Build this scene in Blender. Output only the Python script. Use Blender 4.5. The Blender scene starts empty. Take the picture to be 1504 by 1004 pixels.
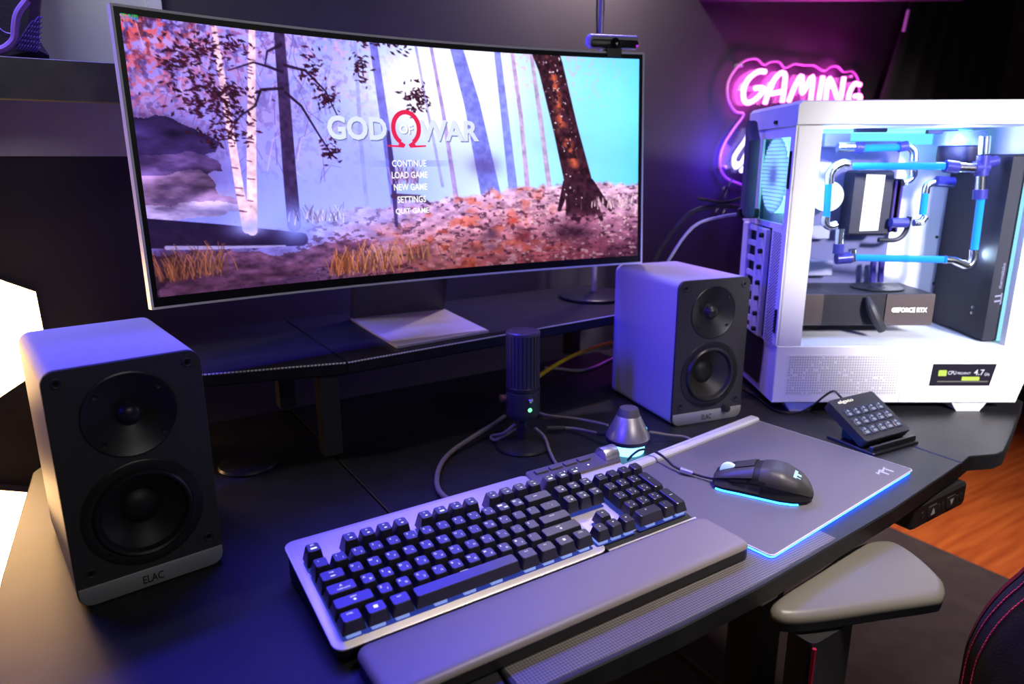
import bpy, math, random
import numpy as np
from mathutils import Matrix, Vector, Euler
from mathutils.geometry import tessellate_polygon

random.seed(7)
rng = np.random.default_rng(7)
SC = bpy.context.scene
COL = SC.collection
S = 0.001                      # everything is written in millimetres

# ------------------------------------------------------------------ camera
CAM = np.array([-158.13, -529.24, 431.01])
YAW, PITCH, ROLL, FPX = 0.5674, -0.2538, -0.0030, 1025.0


def cam_axes():
    cy, sy, cp, sp = math.cos(YAW), math.sin(YAW), math.cos(PITCH), math.sin(PITCH)
    fwd = np.array([sy * cp, cy * cp, sp])
    right = np.array([cy, -sy, 0.0])
    up = np.cross(right, fwd)
    cr, sr = math.cos(ROLL), math.sin(ROLL)
    return cr * right + sr * up, -sr * right + cr * up, fwd


RT, UP, FW = cam_axes()
cd = bpy.data.cameras.new('camera')
cam = bpy.data.objects.new('camera', cd)
COL.objects.link(cam)
cd.sensor_width = 36.0
cd.lens = FPX * 36.0 / 1504.0
cd.clip_start = 0.01
cd.clip_end = 50
cd.dof.use_dof = True
cd.dof.focus_distance = 0.86
cd.dof.aperture_fstop = 4.5
m = Matrix.Identity(4)
for i in range(3):
    m[i][0], m[i][1], m[i][2], m[i][3] = RT[i], UP[i], -FW[i], CAM[i] * S
cam.matrix_world = m
SC.camera = cam

SC.view_settings.view_transform = 'Standard'
SC.view_settings.look = 'None'
SC.view_settings.gamma = 1.0
SC.view_settings.use_curve_mapping = False
SC.view_settings.exposure = 0.0

# ------------------------------------------------------------------ world and room lights
wd = bpy.data.worlds.new('world')
SC.world = wd
wd.use_nodes = True
wd.node_tree.nodes['Background'].inputs[0].default_value = (0.30, 0.24, 0.42, 1)
wd.node_tree.nodes['Background'].inputs[1].default_value = 0.014


def area_light(name, loc, target, size, power, color, spread=180):
    ld = bpy.data.lights.new(name, 'AREA')
    ld.shape = 'RECTANGLE'
    ld.size, ld.size_y = size[0] * S, size[1] * S
    ld.energy = power
    ld.color = color
    ld.spread = math.radians(spread)
    o = bpy.data.objects.new(name, ld)
    COL.objects.link(o)
    o.location = Vector(loc) * S
    o.rotation_euler = (Vector(target) - Vector(loc)).to_track_quat('-Z', 'Y').to_euler()
    return o


def point_light(name, loc, power, color, radius=20):
    ld = bpy.data.lights.new(name, 'POINT')
    ld.energy = power
    ld.color = color
    ld.shadow_soft_size = radius * S
    o = bpy.data.objects.new(name, ld)
    COL.objects.link(o)
    o.location = Vector(loc) * S
    return o


# white room light from behind the photographer, a ceiling downlight over the chair,
# and the blue LED bar fixed high on the wall above the monitor
area_light('room_light', (300, -1700, 1150), (300, 300, 150), (700, 450), 5.0, (1.0, 0.94, 0.90))
area_light('added_tower_fill', (640, -1300, 800), (1190, 20, 270), (200, 200), 4.4, (1.0, 0.96, 1.0), 38)  # added fill aimed at the white tower to keep its side bright
area_light('ceiling_downlight', (600, -420, 1500), (600, -300, 0), (200, 200), 4.2, (1.0, 0.88, 0.76), 52)
area_light('added_floor_light', (2050, 250, 1500), (2050, 380, -730), (160, 160), 6.0, (1.0, 0.82, 0.66), 58)  # added light that brightens the wood floor on the right
area_light('added_wall_light', (-260, 520, 1250), (-230, 800, 640), (300, 60), 2.0, (0.95, 0.97, 1.0), 100)  # added to brighten the pale wall above the shelf
area_light('blue_led_bar', (130, 655, 1060), (220, 60, 0), (1250, 70), 11.5, (0.05, 0.035, 1.0), 108)
area_light('added_blue_beam', (-820, -60, 700), (690, 340, 120), (90, 260), 0.5, (0.03, 0.015, 1.0), 24)  # added narrow beam that turns the right speaker's left side blue


# ------------------------------------------------------------------ helpers: pixels to places
def ray(px, py):
    return FW + (px - 752.0) / FPX * RT - (py - 502.0) / FPX * UP


def atz(px, py, z=0.0):
    d = ray(px, py)
    return CAM + d * ((z - CAM[2]) / d[2])


def aty(px, py, y):
    d = ray(px, py)
    return CAM + d * ((y - CAM[1]) / d[1])


def atx(px, py, x):
    d = ray(px, py)
    return CAM + d * ((x - CAM[0]) / d[0])


# ------------------------------------------------------------------ helpers: materials
def lin(c):
    return tuple(((v / 255.0) / 12.92 if v / 255.0 <= 0.04045 else ((v / 255.0 + 0.055) / 1.055) ** 2.4) for v in c)


MATS = {}


def mat(name, color, rough=0.5, metal=0.0, emit=None, power=0.0, noise=0.0, nscale=60.0, bump=0.0, bscale=400.0,
        spec=0.5, coat=0.0, trans=0.0, ior=1.45, alpha=1.0):
    if name in MATS:
        return MATS[name]
    mt = bpy.data.materials.new(name)
    mt.use_nodes = True
    nt = mt.node_tree
    b = nt.nodes['Principled BSDF']
    b.inputs['Base Color'].default_value = (*color, 1)
    b.inputs['Roughness'].default_value = rough
    b.inputs['Metallic'].default_value = metal
    b.inputs['Specular IOR Level'].default_value = spec
    b.inputs['Coat Weight'].default_value = coat
    b.inputs['Transmission Weight'].default_value = trans
    b.inputs['IOR'].default_value = ior
    b.inputs['Alpha'].default_value = alpha
    if emit is not None:
        b.inputs['Emission Color'].default_value = (*emit, 1)
        b.inputs['Emission Strength'].default_value = power
    tc = nt.nodes.new('ShaderNodeTexCoord')
    if noise > 0:
        n = nt.nodes.new('ShaderNodeTexNoise')
        n.inputs['Scale'].default_value = nscale
        n.inputs['Detail'].default_value = 5
        nt.links.new(tc.outputs['Object'], n.inputs['Vector'])
        mr = nt.nodes.new('ShaderNodeMapRange')
        mr.inputs['From Min'].default_value = 0.3
        mr.inputs['From Max'].default_value = 0.7
        mr.inputs['To Min'].default_value = 1 - noise
        mr.inputs['To Max'].default_value = 1 + noise
        nt.links.new(n.outputs['Fac'], mr.inputs['Value'])
        mx = nt.nodes.new('ShaderNodeVectorMath')
        mx.operation = 'SCALE'
        mx.inputs[0].default_value = color
        nt.links.new(mr.outputs['Result'], mx.inputs['Scale'])
        nt.links.new(mx.outputs['Vector'], b.inputs['Base Color'])
    if bump > 0:
        n2 = nt.nodes.new('ShaderNodeTexNoise')
        n2.inputs['Scale'].default_value = bscale
        n2.inputs['Detail'].default_value = 3
        nt.links.new(tc.outputs['Object'], n2.inputs['Vector'])
        bp = nt.nodes.new('ShaderNodeBump')
        bp.inputs['Strength'].default_value = bump
        bp.inputs['Distance'].default_value = 0.0006
        nt.links.new(n2.outputs['Fac'], bp.inputs['Height'])
        nt.links.new(bp.outputs['Normal'], b.inputs['Normal'])
    MATS[name] = mt
    return mt


def glow(name, color, power):
    return mat(name, (0, 0, 0), 0.6, emit=color, power=power)


def carbon(name):
    """black laminate with a fine woven carbon-fibre relief"""
    mt = mat(name, (0.016, 0.016, 0.019), 0.42, spec=0.5)
    nt = mt.node_tree
    b = nt.nodes['Principled BSDF']
    tc = nt.nodes.new('ShaderNodeTexCoord')
    mp = nt.nodes.new('ShaderNodeMapping')
    mp.inputs['Rotation'].default_value = (0, 0, math.radians(45))
    ck = nt.nodes.new('ShaderNodeTexChecker')
    ck.inputs['Scale'].default_value = 440
    nt.links.new(tc.outputs['Object'], mp.inputs['Vector'])
    nt.links.new(mp.outputs['Vector'], ck.inputs['Vector'])
    mr = nt.nodes.new('ShaderNodeMapRange')
    mr.inputs['To Min'].default_value = 0.5
    mr.inputs['To Max'].default_value = 0.30
    nt.links.new(ck.outputs['Fac'], mr.inputs['Value'])
    nt.links.new(mr.outputs['Result'], b.inputs['Roughness'])
    mc = nt.nodes.new('ShaderNodeMix')
    mc.data_type = 'RGBA'
    mc.inputs[6].default_value = (0.055, 0.05, 0.053, 1)
    mc.inputs[7].default_value = (0.15, 0.135, 0.14, 1)
    nt.links.new(ck.outputs['Fac'], mc.inputs[0])
    nt.links.new(mc.outputs[2], b.inputs['Base Color'])
    bp = nt.nodes.new('ShaderNodeBump')
    bp.inputs['Strength'].default_value = 0.35
    bp.inputs['Distance'].default_value = 0.0006
    nt.links.new(ck.outputs['Fac'], bp.inputs['Height'])
    nt.links.new(bp.outputs['Normal'], b.inputs['Normal'])
    return mt


def pane(name, tint=(0.95, 0.97, 1.0), refl=0.08):
    """thin clear glass or acrylic sheet: mostly see-through, with a mirror reflection"""
    if name in MATS:
        return MATS[name]
    mt = bpy.data.materials.new(name)
    mt.use_nodes = True
    nt = mt.node_tree
    for n in list(nt.nodes):
        nt.nodes.remove(n)
    out = nt.nodes.new('ShaderNodeOutputMaterial')
    tr = nt.nodes.new('ShaderNodeBsdfTransparent')
    tr.inputs[0].default_value = (*tint, 1)
    gl = nt.nodes.new('ShaderNodeBsdfGlossy')
    gl.inputs['Roughness'].default_value = 0.03
    lw = nt.nodes.new('ShaderNodeLayerWeight')
    fr = nt.nodes.new('ShaderNodeMath')
    fr.operation = 'POWER'
    fr.inputs[1].default_value = 5.0
    nt.links.new(lw.outputs['Facing'], fr.inputs[0])
    ad = nt.nodes.new('ShaderNodeMath')
    ad.operation = 'MULTIPLY_ADD'
    ad.inputs[1].default_value = 0.8
    ad.inputs[2].default_value = refl
    nt.links.new(fr.outputs[0], ad.inputs[0])
    mx = nt.nodes.new('ShaderNodeMixShader')
    nt.links.new(ad.outputs[0], mx.inputs[0])
    nt.links.new(tr.outputs[0], mx.inputs[1])
    nt.links.new(gl.outputs[0], mx.inputs[2])
    nt.links.new(mx.outputs[0], out.inputs[0])
    MATS[name] = mt
    return mt


# ------------------------------------------------------------------ helpers: geometry (numpy verts in mm + faces)
class G:
    def __init__(self):
        self.v = []
        self.f = []

    def add(self, verts, faces, M=None):
        v = np.asarray(verts, float)
        if M is not None:
            M = np.asarray(M)
            v = v @ M[:3, :3].T + M[:3, 3]
        o = len(self.v)
        self.v.extend(v.tolist())
        self.f.extend([tuple(i + o for i in f) for f in faces])
        return self

    def box(self, x0, x1, y0, y1, z0, z1, M=None, bev=0.0):
        if bev > 0:
            return self.loft(rect(x0, y0, x1, y1), [(bev, z0), (0, z0 + bev), (0, z1 - bev), (bev, z1)], M)
        vs = [(x, y, z) for z in (z0, z1) for (x, y) in ((x0, y0), (x1, y0), (x1, y1), (x0, y1))]
        fs = [(3, 2, 1, 0), (4, 5, 6, 7), (0, 1, 5, 4), (1, 2, 6, 5), (2, 3, 7, 6), (3, 0, 4, 7)]
        return self.add(vs, fs, M)

    def loft(self, outline, rings, M=None, cap0=True, cap1=True):
        """stack of copies of a closed outline; each ring is (inset, z)"""
        P = np.asarray(outline, float)
        n = len(P)
        a = np.roll(P, 1, 0)
        c = np.roll(P, -1, 0)
        d1 = P - a
        d2 = c - P
        n1 = np.stack([-d1[:, 1], d1[:, 0]], 1) / (np.linalg.norm(d1, axis=1, keepdims=True) + 1e-9)
        n2 = np.stack([-d2[:, 1], d2[:, 0]], 1) / (np.linalg.norm(d2, axis=1, keepdims=True) + 1e-9)
        nn = n1 + n2
        nn = nn / np.maximum((nn * n1).sum(1, keepdims=True), 0.35)
        vs, fs = [], []
        for ins, z in rings:
            q = P + nn * ins
            vs += [(x, y, z) for x, y in q]
        for k in range(len(rings) - 1):
            for i in range(n):
                j = (i + 1) % n
                fs.append((k * n + i, k * n + j, (k + 1) * n + j, (k + 1) * n + i))
        if cap0:
            fs.append(tuple(range(n - 1, -1, -1)))
        if cap1:
            k = len(rings) - 1
            fs.append(tuple(k * n + i for i in range(n)))
        return self.add(vs, fs, M)

    def lathe(self, prof, n=32, M=None, cap0=True, cap1=True):
        vs, fs = [], []
        for r, z in prof:
            for i in range(n):
                a = 2 * math.pi * i / n
                vs.append((r * math.cos(a), r * math.sin(a), z))
        for k in range(len(prof) - 1):
            for i in range(n):
                j = (i + 1) % n
                fs.append((k * n + i, k * n + j, (k + 1) * n + j, (k + 1) * n + i))
        if cap0:
            fs.append(tuple(range(n - 1, -1, -1)))
        if cap1:
            k = len(prof) - 1
            fs.append(tuple(k * n + i for i in range(n)))
        return self.add(vs, fs, M)

    def tube(self, pts, r, n=8, smooth=4, M=None, closed=False):
        P = np.asarray(pts, float)
        if smooth > 1 and len(P) > 2:
            P = catmull(P, smooth, closed)
        rr = np.full(len(P), r) if np.isscalar(r) else np.interp(np.linspace(0, 1, len(P)), np.linspace(0, 1, len(r)), r)
        N = len(P)
        T = np.zeros_like(P)
        for i in range(N):
            a = P[(i - 1) % N] if (closed or i > 0) else P[i]
            b = P[(i + 1) % N] if (closed or i < N - 1) else P[i]
            T[i] = (b - a) / (np.linalg.norm(b - a) + 1e-9)
        ref = np.array([0, 0, 1.0])
        if abs(T[0] @ ref) > 0.9:
            ref = np.array([1.0, 0, 0])
        u = np.cross(T[0], ref)
        u /= np.linalg.norm(u)
        vs, fs = [], []
        for i in range(N):
            u = u - T[i] * (u @ T[i])
            u /= np.linalg.norm(u) + 1e-9
            w = np.cross(T[i], u)
            for k in range(n):
                a = 2 * math.pi * k / n
                vs.append(P[i] + rr[i] * (math.cos(a) * u + math.sin(a) * w))
        last = N if closed else N - 1
        for i in range(last):
            i2 = (i + 1) % N
            for k in range(n):
                j = (k + 1) % n
                fs.append((i * n + k, i * n + j, i2 * n + j, i2 * n + k))
        if not closed:
            fs.append(tuple(range(n - 1, -1, -1)))
            fs.append(tuple((N - 1) * n + k for k in range(n)))
        return self.add(vs, fs, M)

    def grid(self, A, closed_u=False):
        """A: array (m, n, 3)"""
        m_, n_ = A.shape[:2]
        fs = [(i * n_ + j, i * n_ + j + 1, (i + 1) * n_ + j + 1, (i + 1) * n_ + j) for i in range(m_ - 1) for j in range(n_ - 1)]
        return self.add(A.reshape(-1, 3), fs)

    def build(self, name, material, parent=None, sharp=35.0, smooth=True, kind=None, label=None):
        me = bpy.data.meshes.new(name)
        me.from_pydata((np.asarray(self.v) * S).tolist(), [], self.f)
        me.validate()
        if smooth:
            me.polygons.foreach_set('use_smooth', [True] * len(me.polygons))
            me.set_sharp_from_angle(angle=math.radians(sharp))
        return link(name, me, material, parent, kind, label)


def link(name, me, material, parent=None, kind=None, label=None):
    if material is not None and len(me.materials) == 0:
        me.materials.append(material)
    o = bpy.data.objects.new(name, me)
    COL.objects.link(o)
    if parent is not None:
        o.parent = parent
    if kind:
        o['kind'] = kind
    if label:
        o['label'] = label
    return o


def rect(x0, y0, x1, y1):
    return [(x0, y0), (x1, y0), (x1, y1), (x0, y1)]


def rrect(x0, y0, x1, y1, r, n=5):
    out = []
    for cx, cy, a0 in ((x1 - r, y0 + r, -90), (x1 - r, y1 - r, 0), (x0 + r, y1 - r, 90), (x0 + r, y0 + r, 180)):
        for i in range(n + 1):
            a = math.radians(a0 + 90.0 * i / n)
            out.append((cx + r * math.cos(a), cy + r * math.sin(a)))
    return out


def circle(cx, cy, r, n=32):
    return [(cx + r * math.cos(2 * math.pi * i / n), cy + r * math.sin(2 * math.pi * i / n)) for i in range(n)]


def catmull(P, k, closed=False):
    out = []
    N = len(P)
    segs = N if closed else N - 1
    for i in range(segs):
        p0 = P[(i - 1) % N] if (closed or i > 0) else 2 * P[0] - P[1]
        p1, p2 = P[i % N], P[(i + 1) % N]
        p3 = P[(i + 2) % N] if (closed or i + 2 < N) else 2 * P[-1] - P[-2]
        for j in range(k):
            t = j / k
            out.append(0.5 * (2 * p1 + (p2 - p0) * t + (2 * p0 - 5 * p1 + 4 * p2 - p3) * t * t + (3 * p1 - p0 - 3 * p2 + p3) * t ** 3))
    if not closed:
        out.append(P[-1])
    return np.array(out)


def TR(x=0, y=0, z=0, rz=0, rx=0, ry=0):
    return np.array(Matrix.Translation((x, y, z)) @ Euler((rx, ry, rz)).to_matrix().to_4x4())


def frame(o, X, Y, Z):
    """matrix from an origin and three axes"""
    M = np.eye(4)
    M[:3, 0], M[:3, 1], M[:3, 2], M[:3, 3] = X, Y, Z, o
    return M


FRONT = frame((0, 0, 0), (1, 0, 0), (0, 0, 1), (0, -1, 0))     # outline x,y -> x,z ; its z -> towards -y


def thing(name, label, cat, loc=(0, 0, 0), rz=0.0, rx=0.0, group=None, kind=None):
    o = bpy.data.objects.new(name, None)
    COL.objects.link(o)
    o.empty_display_size = 0.02
    o.location = Vector(loc) * S
    o.rotation_euler = (rx, 0, rz)
    tag(o, label, cat, group, kind)
    return o


def tag(o, label, cat=None, group=None, kind=None):
    o['label'] = label
    if cat:
        o['category'] = cat
    if group:
        o['group'] = group
    if kind:
        o['kind'] = kind
    return o


# ------------------------------------------------------------------ lettering: all texts are turned into flat meshes once
TXT = {}


def prepare_texts(items):
    objs = []
    for key, body, size, bold in items:
        cu = bpy.data.curves.new('lettering', 'FONT')
        cu.body = body
        cu.size = size
        cu.offset = bold
        cu.resolution_u = 3
        cu.align_x = 'CENTER'
        cu.align_y = 'CENTER'
        o = bpy.data.objects.new('lettering', cu)
        COL.objects.link(o)
        objs.append((key, o))
    dg = bpy.context.evaluated_depsgraph_get()
    dg.update()
    for key, o in objs:
        me = o.evaluated_get(dg).to_mesh()
        v = np.array([tuple(p.co) for p in me.vertices]) if len(me.vertices) else np.zeros((0, 3))
        f = [tuple(p.vertices) for p in me.polygons]
        TXT[key] = (v, f)
        o.evaluated_get(dg).to_mesh_clear()
    for key, o in objs:
        cu = o.data
        bpy.data.objects.remove(o)
        bpy.data.curves.remove(cu)


def text_geo(key, width=None, height=None):
    """verts (x,y) centred, scaled to a width or height in mm"""
    v, f = TXT[key]
    v = v.copy()
    if len(v) == 0:
        return v, f
    lo, hi = v.min(0), v.max(0)
    v -= (lo + hi) / 2
    sx = sy = 1.0
    if width:
        sx = sy = width / (hi[0] - lo[0])
    if height:
        sy = height / (hi[1] - lo[1])
        if not width:
            sx = sy
    v[:, 0] *= sx
    v[:, 1] *= sy
    return v, f

# ------------------------------------------------------------------ letterings used in the scene
KEYROWS = {
    'num': list('`1234567890-='), 'q': list('QWERTYUIOP[]'), 'a': list("ASDFGHJKL;'"), 'z': list('ZXCVBNM,./')}
HEB = dict(zip("QWERTYUIOPASDFGHJKL;ZXCVBNM,.", "/'קראטוןםפשדגכעיחלךףזסבהנמצתץ"))
items = [('speaker_brand', 'ELAC', 10, 0.15)]
for r in KEYROWS.values():
    for ch in r:
        items.append(('k' + ch, ch, 4, 0.06))
for ch in set(HEB.values()):
    items.append(('h' + ch, ch, 4, 0.05))
for w in ('ESC', 'TAB', 'CAPS LOCK', 'SHIFT', 'CTRL', 'ALT', 'FN', 'ENTER', 'F1', 'F2', 'F3', 'F4', 'F5', 'F6', 'F7', 'F8', 'F9', 'F10', 'F11', 'F12',
          'PRT', 'SCR', 'BRK', 'INS', 'HOME', 'PGUP', 'DEL', 'END', 'PGDN', 'NUM', '/', '*', '-', '+', '7', '8', '9', '4', '5', '6', '1', '2', '3', '0', '.'):
    items.append(('w' + w, w, 3, 0.04))
for w, b in (('CONTINUE', .25), ('LOAD GAME', .25), ('NEW GAME', .25), ('SETTINGS', .25), ('QUIT GAME', .25), ('GOD', .45), ('OF', .35), ('WAR', .45)):
    items.append((w, w, 14, b))
items += [('GEFORCE', 'GEFORCE RTX', 10, 0.35), ('GPU', 'CPU', 6, 0.1), ('USAGE', 'FREQUENCY', 3, 0.05), ('NUM47', '4.7', 9, 0.15), ('GHZ', 'GHz', 4, 0.05),
          ('thermal', 'thermaltake', 10, 0.05), ('deck', 'elgato', 6, 0.15), ('hud1', 'GPU 45 2790', 5, 0.1), ('hud2', 'CPU 14 55000', 5, 0.1), ('hud3', 'FPS', 5, 0.1)]
prepare_texts(items)

# ------------------------------------------------------------------ materials
M_BLACK = mat('black_plastic', (0.012, 0.012, 0.014), 0.45)
M_SATIN = mat('satin_black', (0.018, 0.018, 0.02), 0.32)
M_DARK = mat('dark_grey_plastic', (0.03, 0.029, 0.032), 0.5, bump=0.1)
M_DESK = mat('desk_laminate', (0.012, 0.012, 0.014), 0.45, noise=0.25, nscale=30, bump=0.25, bscale=900)
M_CARBON = carbon('carbon_laminate')
M_RISER = mat('riser_laminate', (0.006, 0.006, 0.008), 0.5, noise=0.25, nscale=30, bump=0.25, bscale=900)
M_WALL = mat('black_wall_paint', (0.040, 0.036, 0.048), 0.75, noise=0.12, nscale=5, bump=0.15, bscale=250)
M_WALLW = mat('pale_wall_paint', (0.62, 0.63, 0.66), 0.7, noise=0.06, nscale=8, bump=0.2, bscale=200)
M_SHELFW = mat('charcoal_veneer', (0.075, 0.07, 0.074), 0.6, noise=0.18, nscale=40, bump=0.2, bscale=500)
M_SILVER = mat('silver_metal', (0.62, 0.61, 0.63), 0.35, metal=0.85)
M_ALU = mat('brushed_aluminium', (0.84, 0.78, 0.80), 0.46, metal=0.7, bump=0.1, bscale=900)
M_SPK = mat('white_vinyl_cabinet', (0.47, 0.455, 0.48), 0.5, noise=0.03, nscale=300, bump=0.15, bscale=1200)
M_BAFFLE = mat('matte_black_baffle', (0.038, 0.036, 0.039), 0.55, bump=0.12, bscale=1500)
M_CONE = mat('woofer_cone', (0.02, 0.018, 0.018), 0.38)
M_RUBBER = mat('rubber_surround', (0.02, 0.018, 0.02), 0.34)
M_STRIP = mat('grey_speaker_strip', (0.36, 0.36, 0.38), 0.45, metal=0.3, bump=0.1, bscale=900)
M_CHROME = mat('chrome', (0.9, 0.9, 0.93), 0.18, metal=1.0)
M_KEY = mat('black_keycap', (0.022, 0.021, 0.027), 0.34, spec=1.0, bump=0.06, bscale=2000)
M_LEGEND = glow('lit_key_legend', (0.80, 0.82, 1.0), 1.2)
M_WHITE = mat('white_steel', (0.78, 0.77, 0.80), 0.4)
M_LILAC = mat('white_paint_inside', (0.72, 0.72, 0.80), 0.5)

# ------------------------------------------------------------------ room
WALLY = 800.0
FLOORZ = -730.0
G().box(-1700, 3600, WALLY, WALLY + 60, FLOORZ, 1700).build('wall_back', M_WALL, kind='structure')
G().box(-1760, -1700, -1800, WALLY + 60, FLOORZ, 1700).build('wall_left', M_WALL, kind='structure')
G().box(3600, 3660, -1800, WALLY + 60, FLOORZ, 1700).build('wall_right', M_WALL, kind='structure')


def wood_floor():
    mt = mat('orange_wood_floor', (0.36, 0.085, 0.018), 0.38, noise=0.1)
    nt = mt.node_tree
    b = nt.nodes['Principled BSDF']
    tc = nt.nodes.new('ShaderNodeTexCoord')
    mp = nt.nodes.new('ShaderNodeMapping')
    mp.inputs['Scale'].default_value = (1.2, 14, 1)
    mp.inputs['Rotation'].default_value = (0, 0, 0.5)
    n = nt.nodes.new('ShaderNodeTexNoise')
    n.inputs['Scale'].default_value = 3
    n.inputs['Detail'].default_value = 6
    cr = nt.nodes.new('ShaderNodeValToRGB')
    cr.color_ramp.elements[0].position = 0.3
    cr.color_ramp.elements[0].color = (0.26, 0.05, 0.01, 1)
    cr.color_ramp.elements[1].position = 0.75
    cr.color_ramp.elements[1].color = (0.46, 0.12, 0.025, 1)
    nt.links.new(tc.outputs['Object'], mp.inputs['Vector'])
    nt.links.new(mp.outputs['Vector'], n.inputs['Vector'])
    nt.links.new(n.outputs['Fac'], cr.inputs['Fac'])
    nt.links.new(cr.outputs['Color'], b.inputs['Base Color'])
    return mt


G().box(-1760, 3660, -1800, WALLY + 60, FLOORZ - 40, FLOORZ).build('floor', wood_floor(), kind='structure')
rug = G().loft(rrect(-900, -1500, 1975, 780, 20), [(0, FLOORZ), (0, FLOORZ + 5), (3, FLOORZ + 8)])
tag(rug.build('floor_mat', mat('dark_mat', (0.034, 0.026, 0.029), 0.85, noise=0.2, nscale=20, bump=0.3, bscale=500)),
    'dark charcoal floor mat under the desk and chair', 'mat')

# pale wall panel with a trim strip, above the wall shelf on the left
pA, pB = aty(-60, 90, WALLY), aty(222, 12, WALLY)
G().box(-900, pB[0] - 6, WALLY - 8, WALLY, 440, 1100).build('wall_panel', M_WALLW, kind='structure')
G().box(pB[0] - 6, pB[0] + 14, WALLY - 14, WALLY, 440, 1100).build('trim_1', mat('pale_trim', (0.66, 0.65, 0.68), 0.5), kind='structure')

# ------------------------------------------------------------------ wall shelf and the bag on it
SHY = 600.0
sa, sb = aty(0, 82, SHY), aty(0, 145, SHY)
wsh = thing('wall_shelf', 'charcoal floating wall shelf with a thick front board', 'shelf', (-300, WALLY - 8, sb[2]))
zt = sa[2] - sb[2]
G().box(-500, 420, SHY - WALLY + 8, SHY - WALLY + 28, 0, zt, bev=1).build('front_board', M_SHELFW, wsh)
G().box(-500, 420, SHY - WALLY + 28, 0, zt - 22, zt).build('shelf_board', M_SHELFW, wsh)

bag_at = aty(20, 82, 660)
bag = thing('backpack', 'black backpack with purple piping standing on the wall shelf', 'bag', (bag_at[0], 680, sa[2] + 1))
M_BAG = mat('black_bag_fabric', (0.02, 0.016, 0.035), 0.6, bump=0.5, bscale=300)
out = [(-170, 0), (24, 0), (30, 30), (38, 70), (52, 150), (60, 330), (0, 400), (-170, 400)]
oc = [tuple(p) for p in catmull(np.array([(x, y, 0) for x, y in out], float), 3, True)[:, :2]]
G().loft(oc, [(8, -60), (0, -45), (0, 45), (10, 60)], FRONT).build('body', M_BAG, bag)
fp = lambda px, py: np.array(aty(px, py, 612)) - np.array([bag_at[0], 680, sa[2] + 1])
G().tube([fp(40, 0), fp(26, 20), fp(22, 40), fp(20, 58), fp(8, 70), fp(-10, 76)], 4.5, 8, 4).build(
    'piping', mat('purple_piping', (0.32, 0.16, 0.62), 0.4), bag)
G().tube([fp(-8, 36), fp(6, 47), fp(16, 50)], 1.2, 6, 3).build('cord', mat('purple_cord', (0.25, 0.12, 0.55), 0.5), bag)
mesh_p = G()
for i in range(8):
    for j in range(7):
        px, py = 56 - i * 4.2 + j * 0.4, 73 - j * 7.4 - 0.6 * i
        if i * 1.0 > (7 - j) * 1.2 + 0.6:
            continue
        c = fp(px, py)
        mesh_p.tube([c + [-3, 0, -3], c + [3, -2, 3]], 1.0, 5, 1)
mesh_p.build('mesh_pocket', mat('purple_mesh', (0.12, 0.07, 0.5), 0.4), bag, kind='stuff')

# ------------------------------------------------------------------ black curtain, overhead shelf (right)
k = [aty(px, py, WALLY - 40) for px, py in ((1334, 14), (1292, 150), (1466, 152), (1484, 40), (1492, 0))]
low = lambda p, z: (p[0], z)
top_z = 960
L0, L1 = np.array(k[0]), np.array(k[1])
dirn = (L1 - L0) / (L1[2] - L0[2])
pl = lambda z: tuple((L0 + dirn * (z - L0[2]))[[0, 2]])
R1 = k[2]
cur_o = [pl(200), (R1[0], 200), (R1[0], top_z), pl(top_z)]
cur = thing('curtain', 'black curtain with a slanting edge hanging behind the white tower', 'curtain', (0, WALLY - 30, 0))
cg = G()
n_ = 90
A = np.zeros((2, n_, 3))
for i in range(n_):
    t = i / (n_ - 1)
    for r_, z in enumerate((200, top_z)):
        x0 = pl(z)[0]
        x1 = R1[0]
        A[r_, i] = (x0 + (x1 - x0) * t, -8 * math.sin(t * 40) - 8, z)
cg.grid(A)
cl = cg.build('cloth', mat('black_cloth', (0.010, 0.008, 0.014), 0.9), cur)
sm = cl.modifiers.new('thick', 'SOLIDIFY')
sm.thickness = 0.004
e0, e1 = aty(1334, 15, WALLY - 62), aty(1327, 46, WALLY - 62)
G().tube([e0 - [0, WALLY - 30, 0], e1 - [0, WALLY - 30, 0]], 5, 8, 1).build('edge_clip', mat('pale_clip', (0.45, 0.4, 0.5), 0.4), cur, label='pale clip on its edge')

oc0 = aty(1255, -16, 520)
hw = 0.165 * np.linalg.norm(oc0 - CAM)
ov = thing('overhead_shelf', 'black overhead board lit purple above the neon sign', 'shelf', oc0, -YAW)
G().box(-hw, hw, 0, 130, 0, 40, bev=1).build('board', mat('overhead_board', (0.012, 0.010, 0.014), 0.6), ov)
for sx in (-1, 1):
    G().box(sx * (hw - 40) - 12, sx * (hw - 40) + 12, 10, 120, 40, 60).build('bracket', M_DARK, ov)
    G().tube([(sx * (hw - 40), 60, 60), (sx * (hw - 40), 60, 1000)], 5, 8, 1).build('hanger', M_DARK, ov)

# ------------------------------------------------------------------ desk
TH = 25.0
desk = thing('desk', 'black gaming desk with a carbon patterned top in three panels', 'desk', (330, 250, FLOORZ + 8))
dz = -(FLOORZ + 8)


def slab(name, pts, m_, parent, off=(330, 250), z0=0.0, z1=None, th=TH, gap=1.0):
    P = [(x - off[0], y - off[1]) for x, y in pts]
    a = sum(P[i][0] * P[(i + 1) % len(P)][1] - P[(i + 1) % len(P)][0] * P[i][1] for i in range(len(P)))
    if a < 0:
        P = P[::-1]
    zt_ = dz if z1 is None else z1
    return G().loft(P, [(gap + 2, zt_ - th), (gap, zt_ - th + 2), (gap, zt_ - 1.5), (gap + 1.5, zt_)]).build(name, m_, parent)


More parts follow.
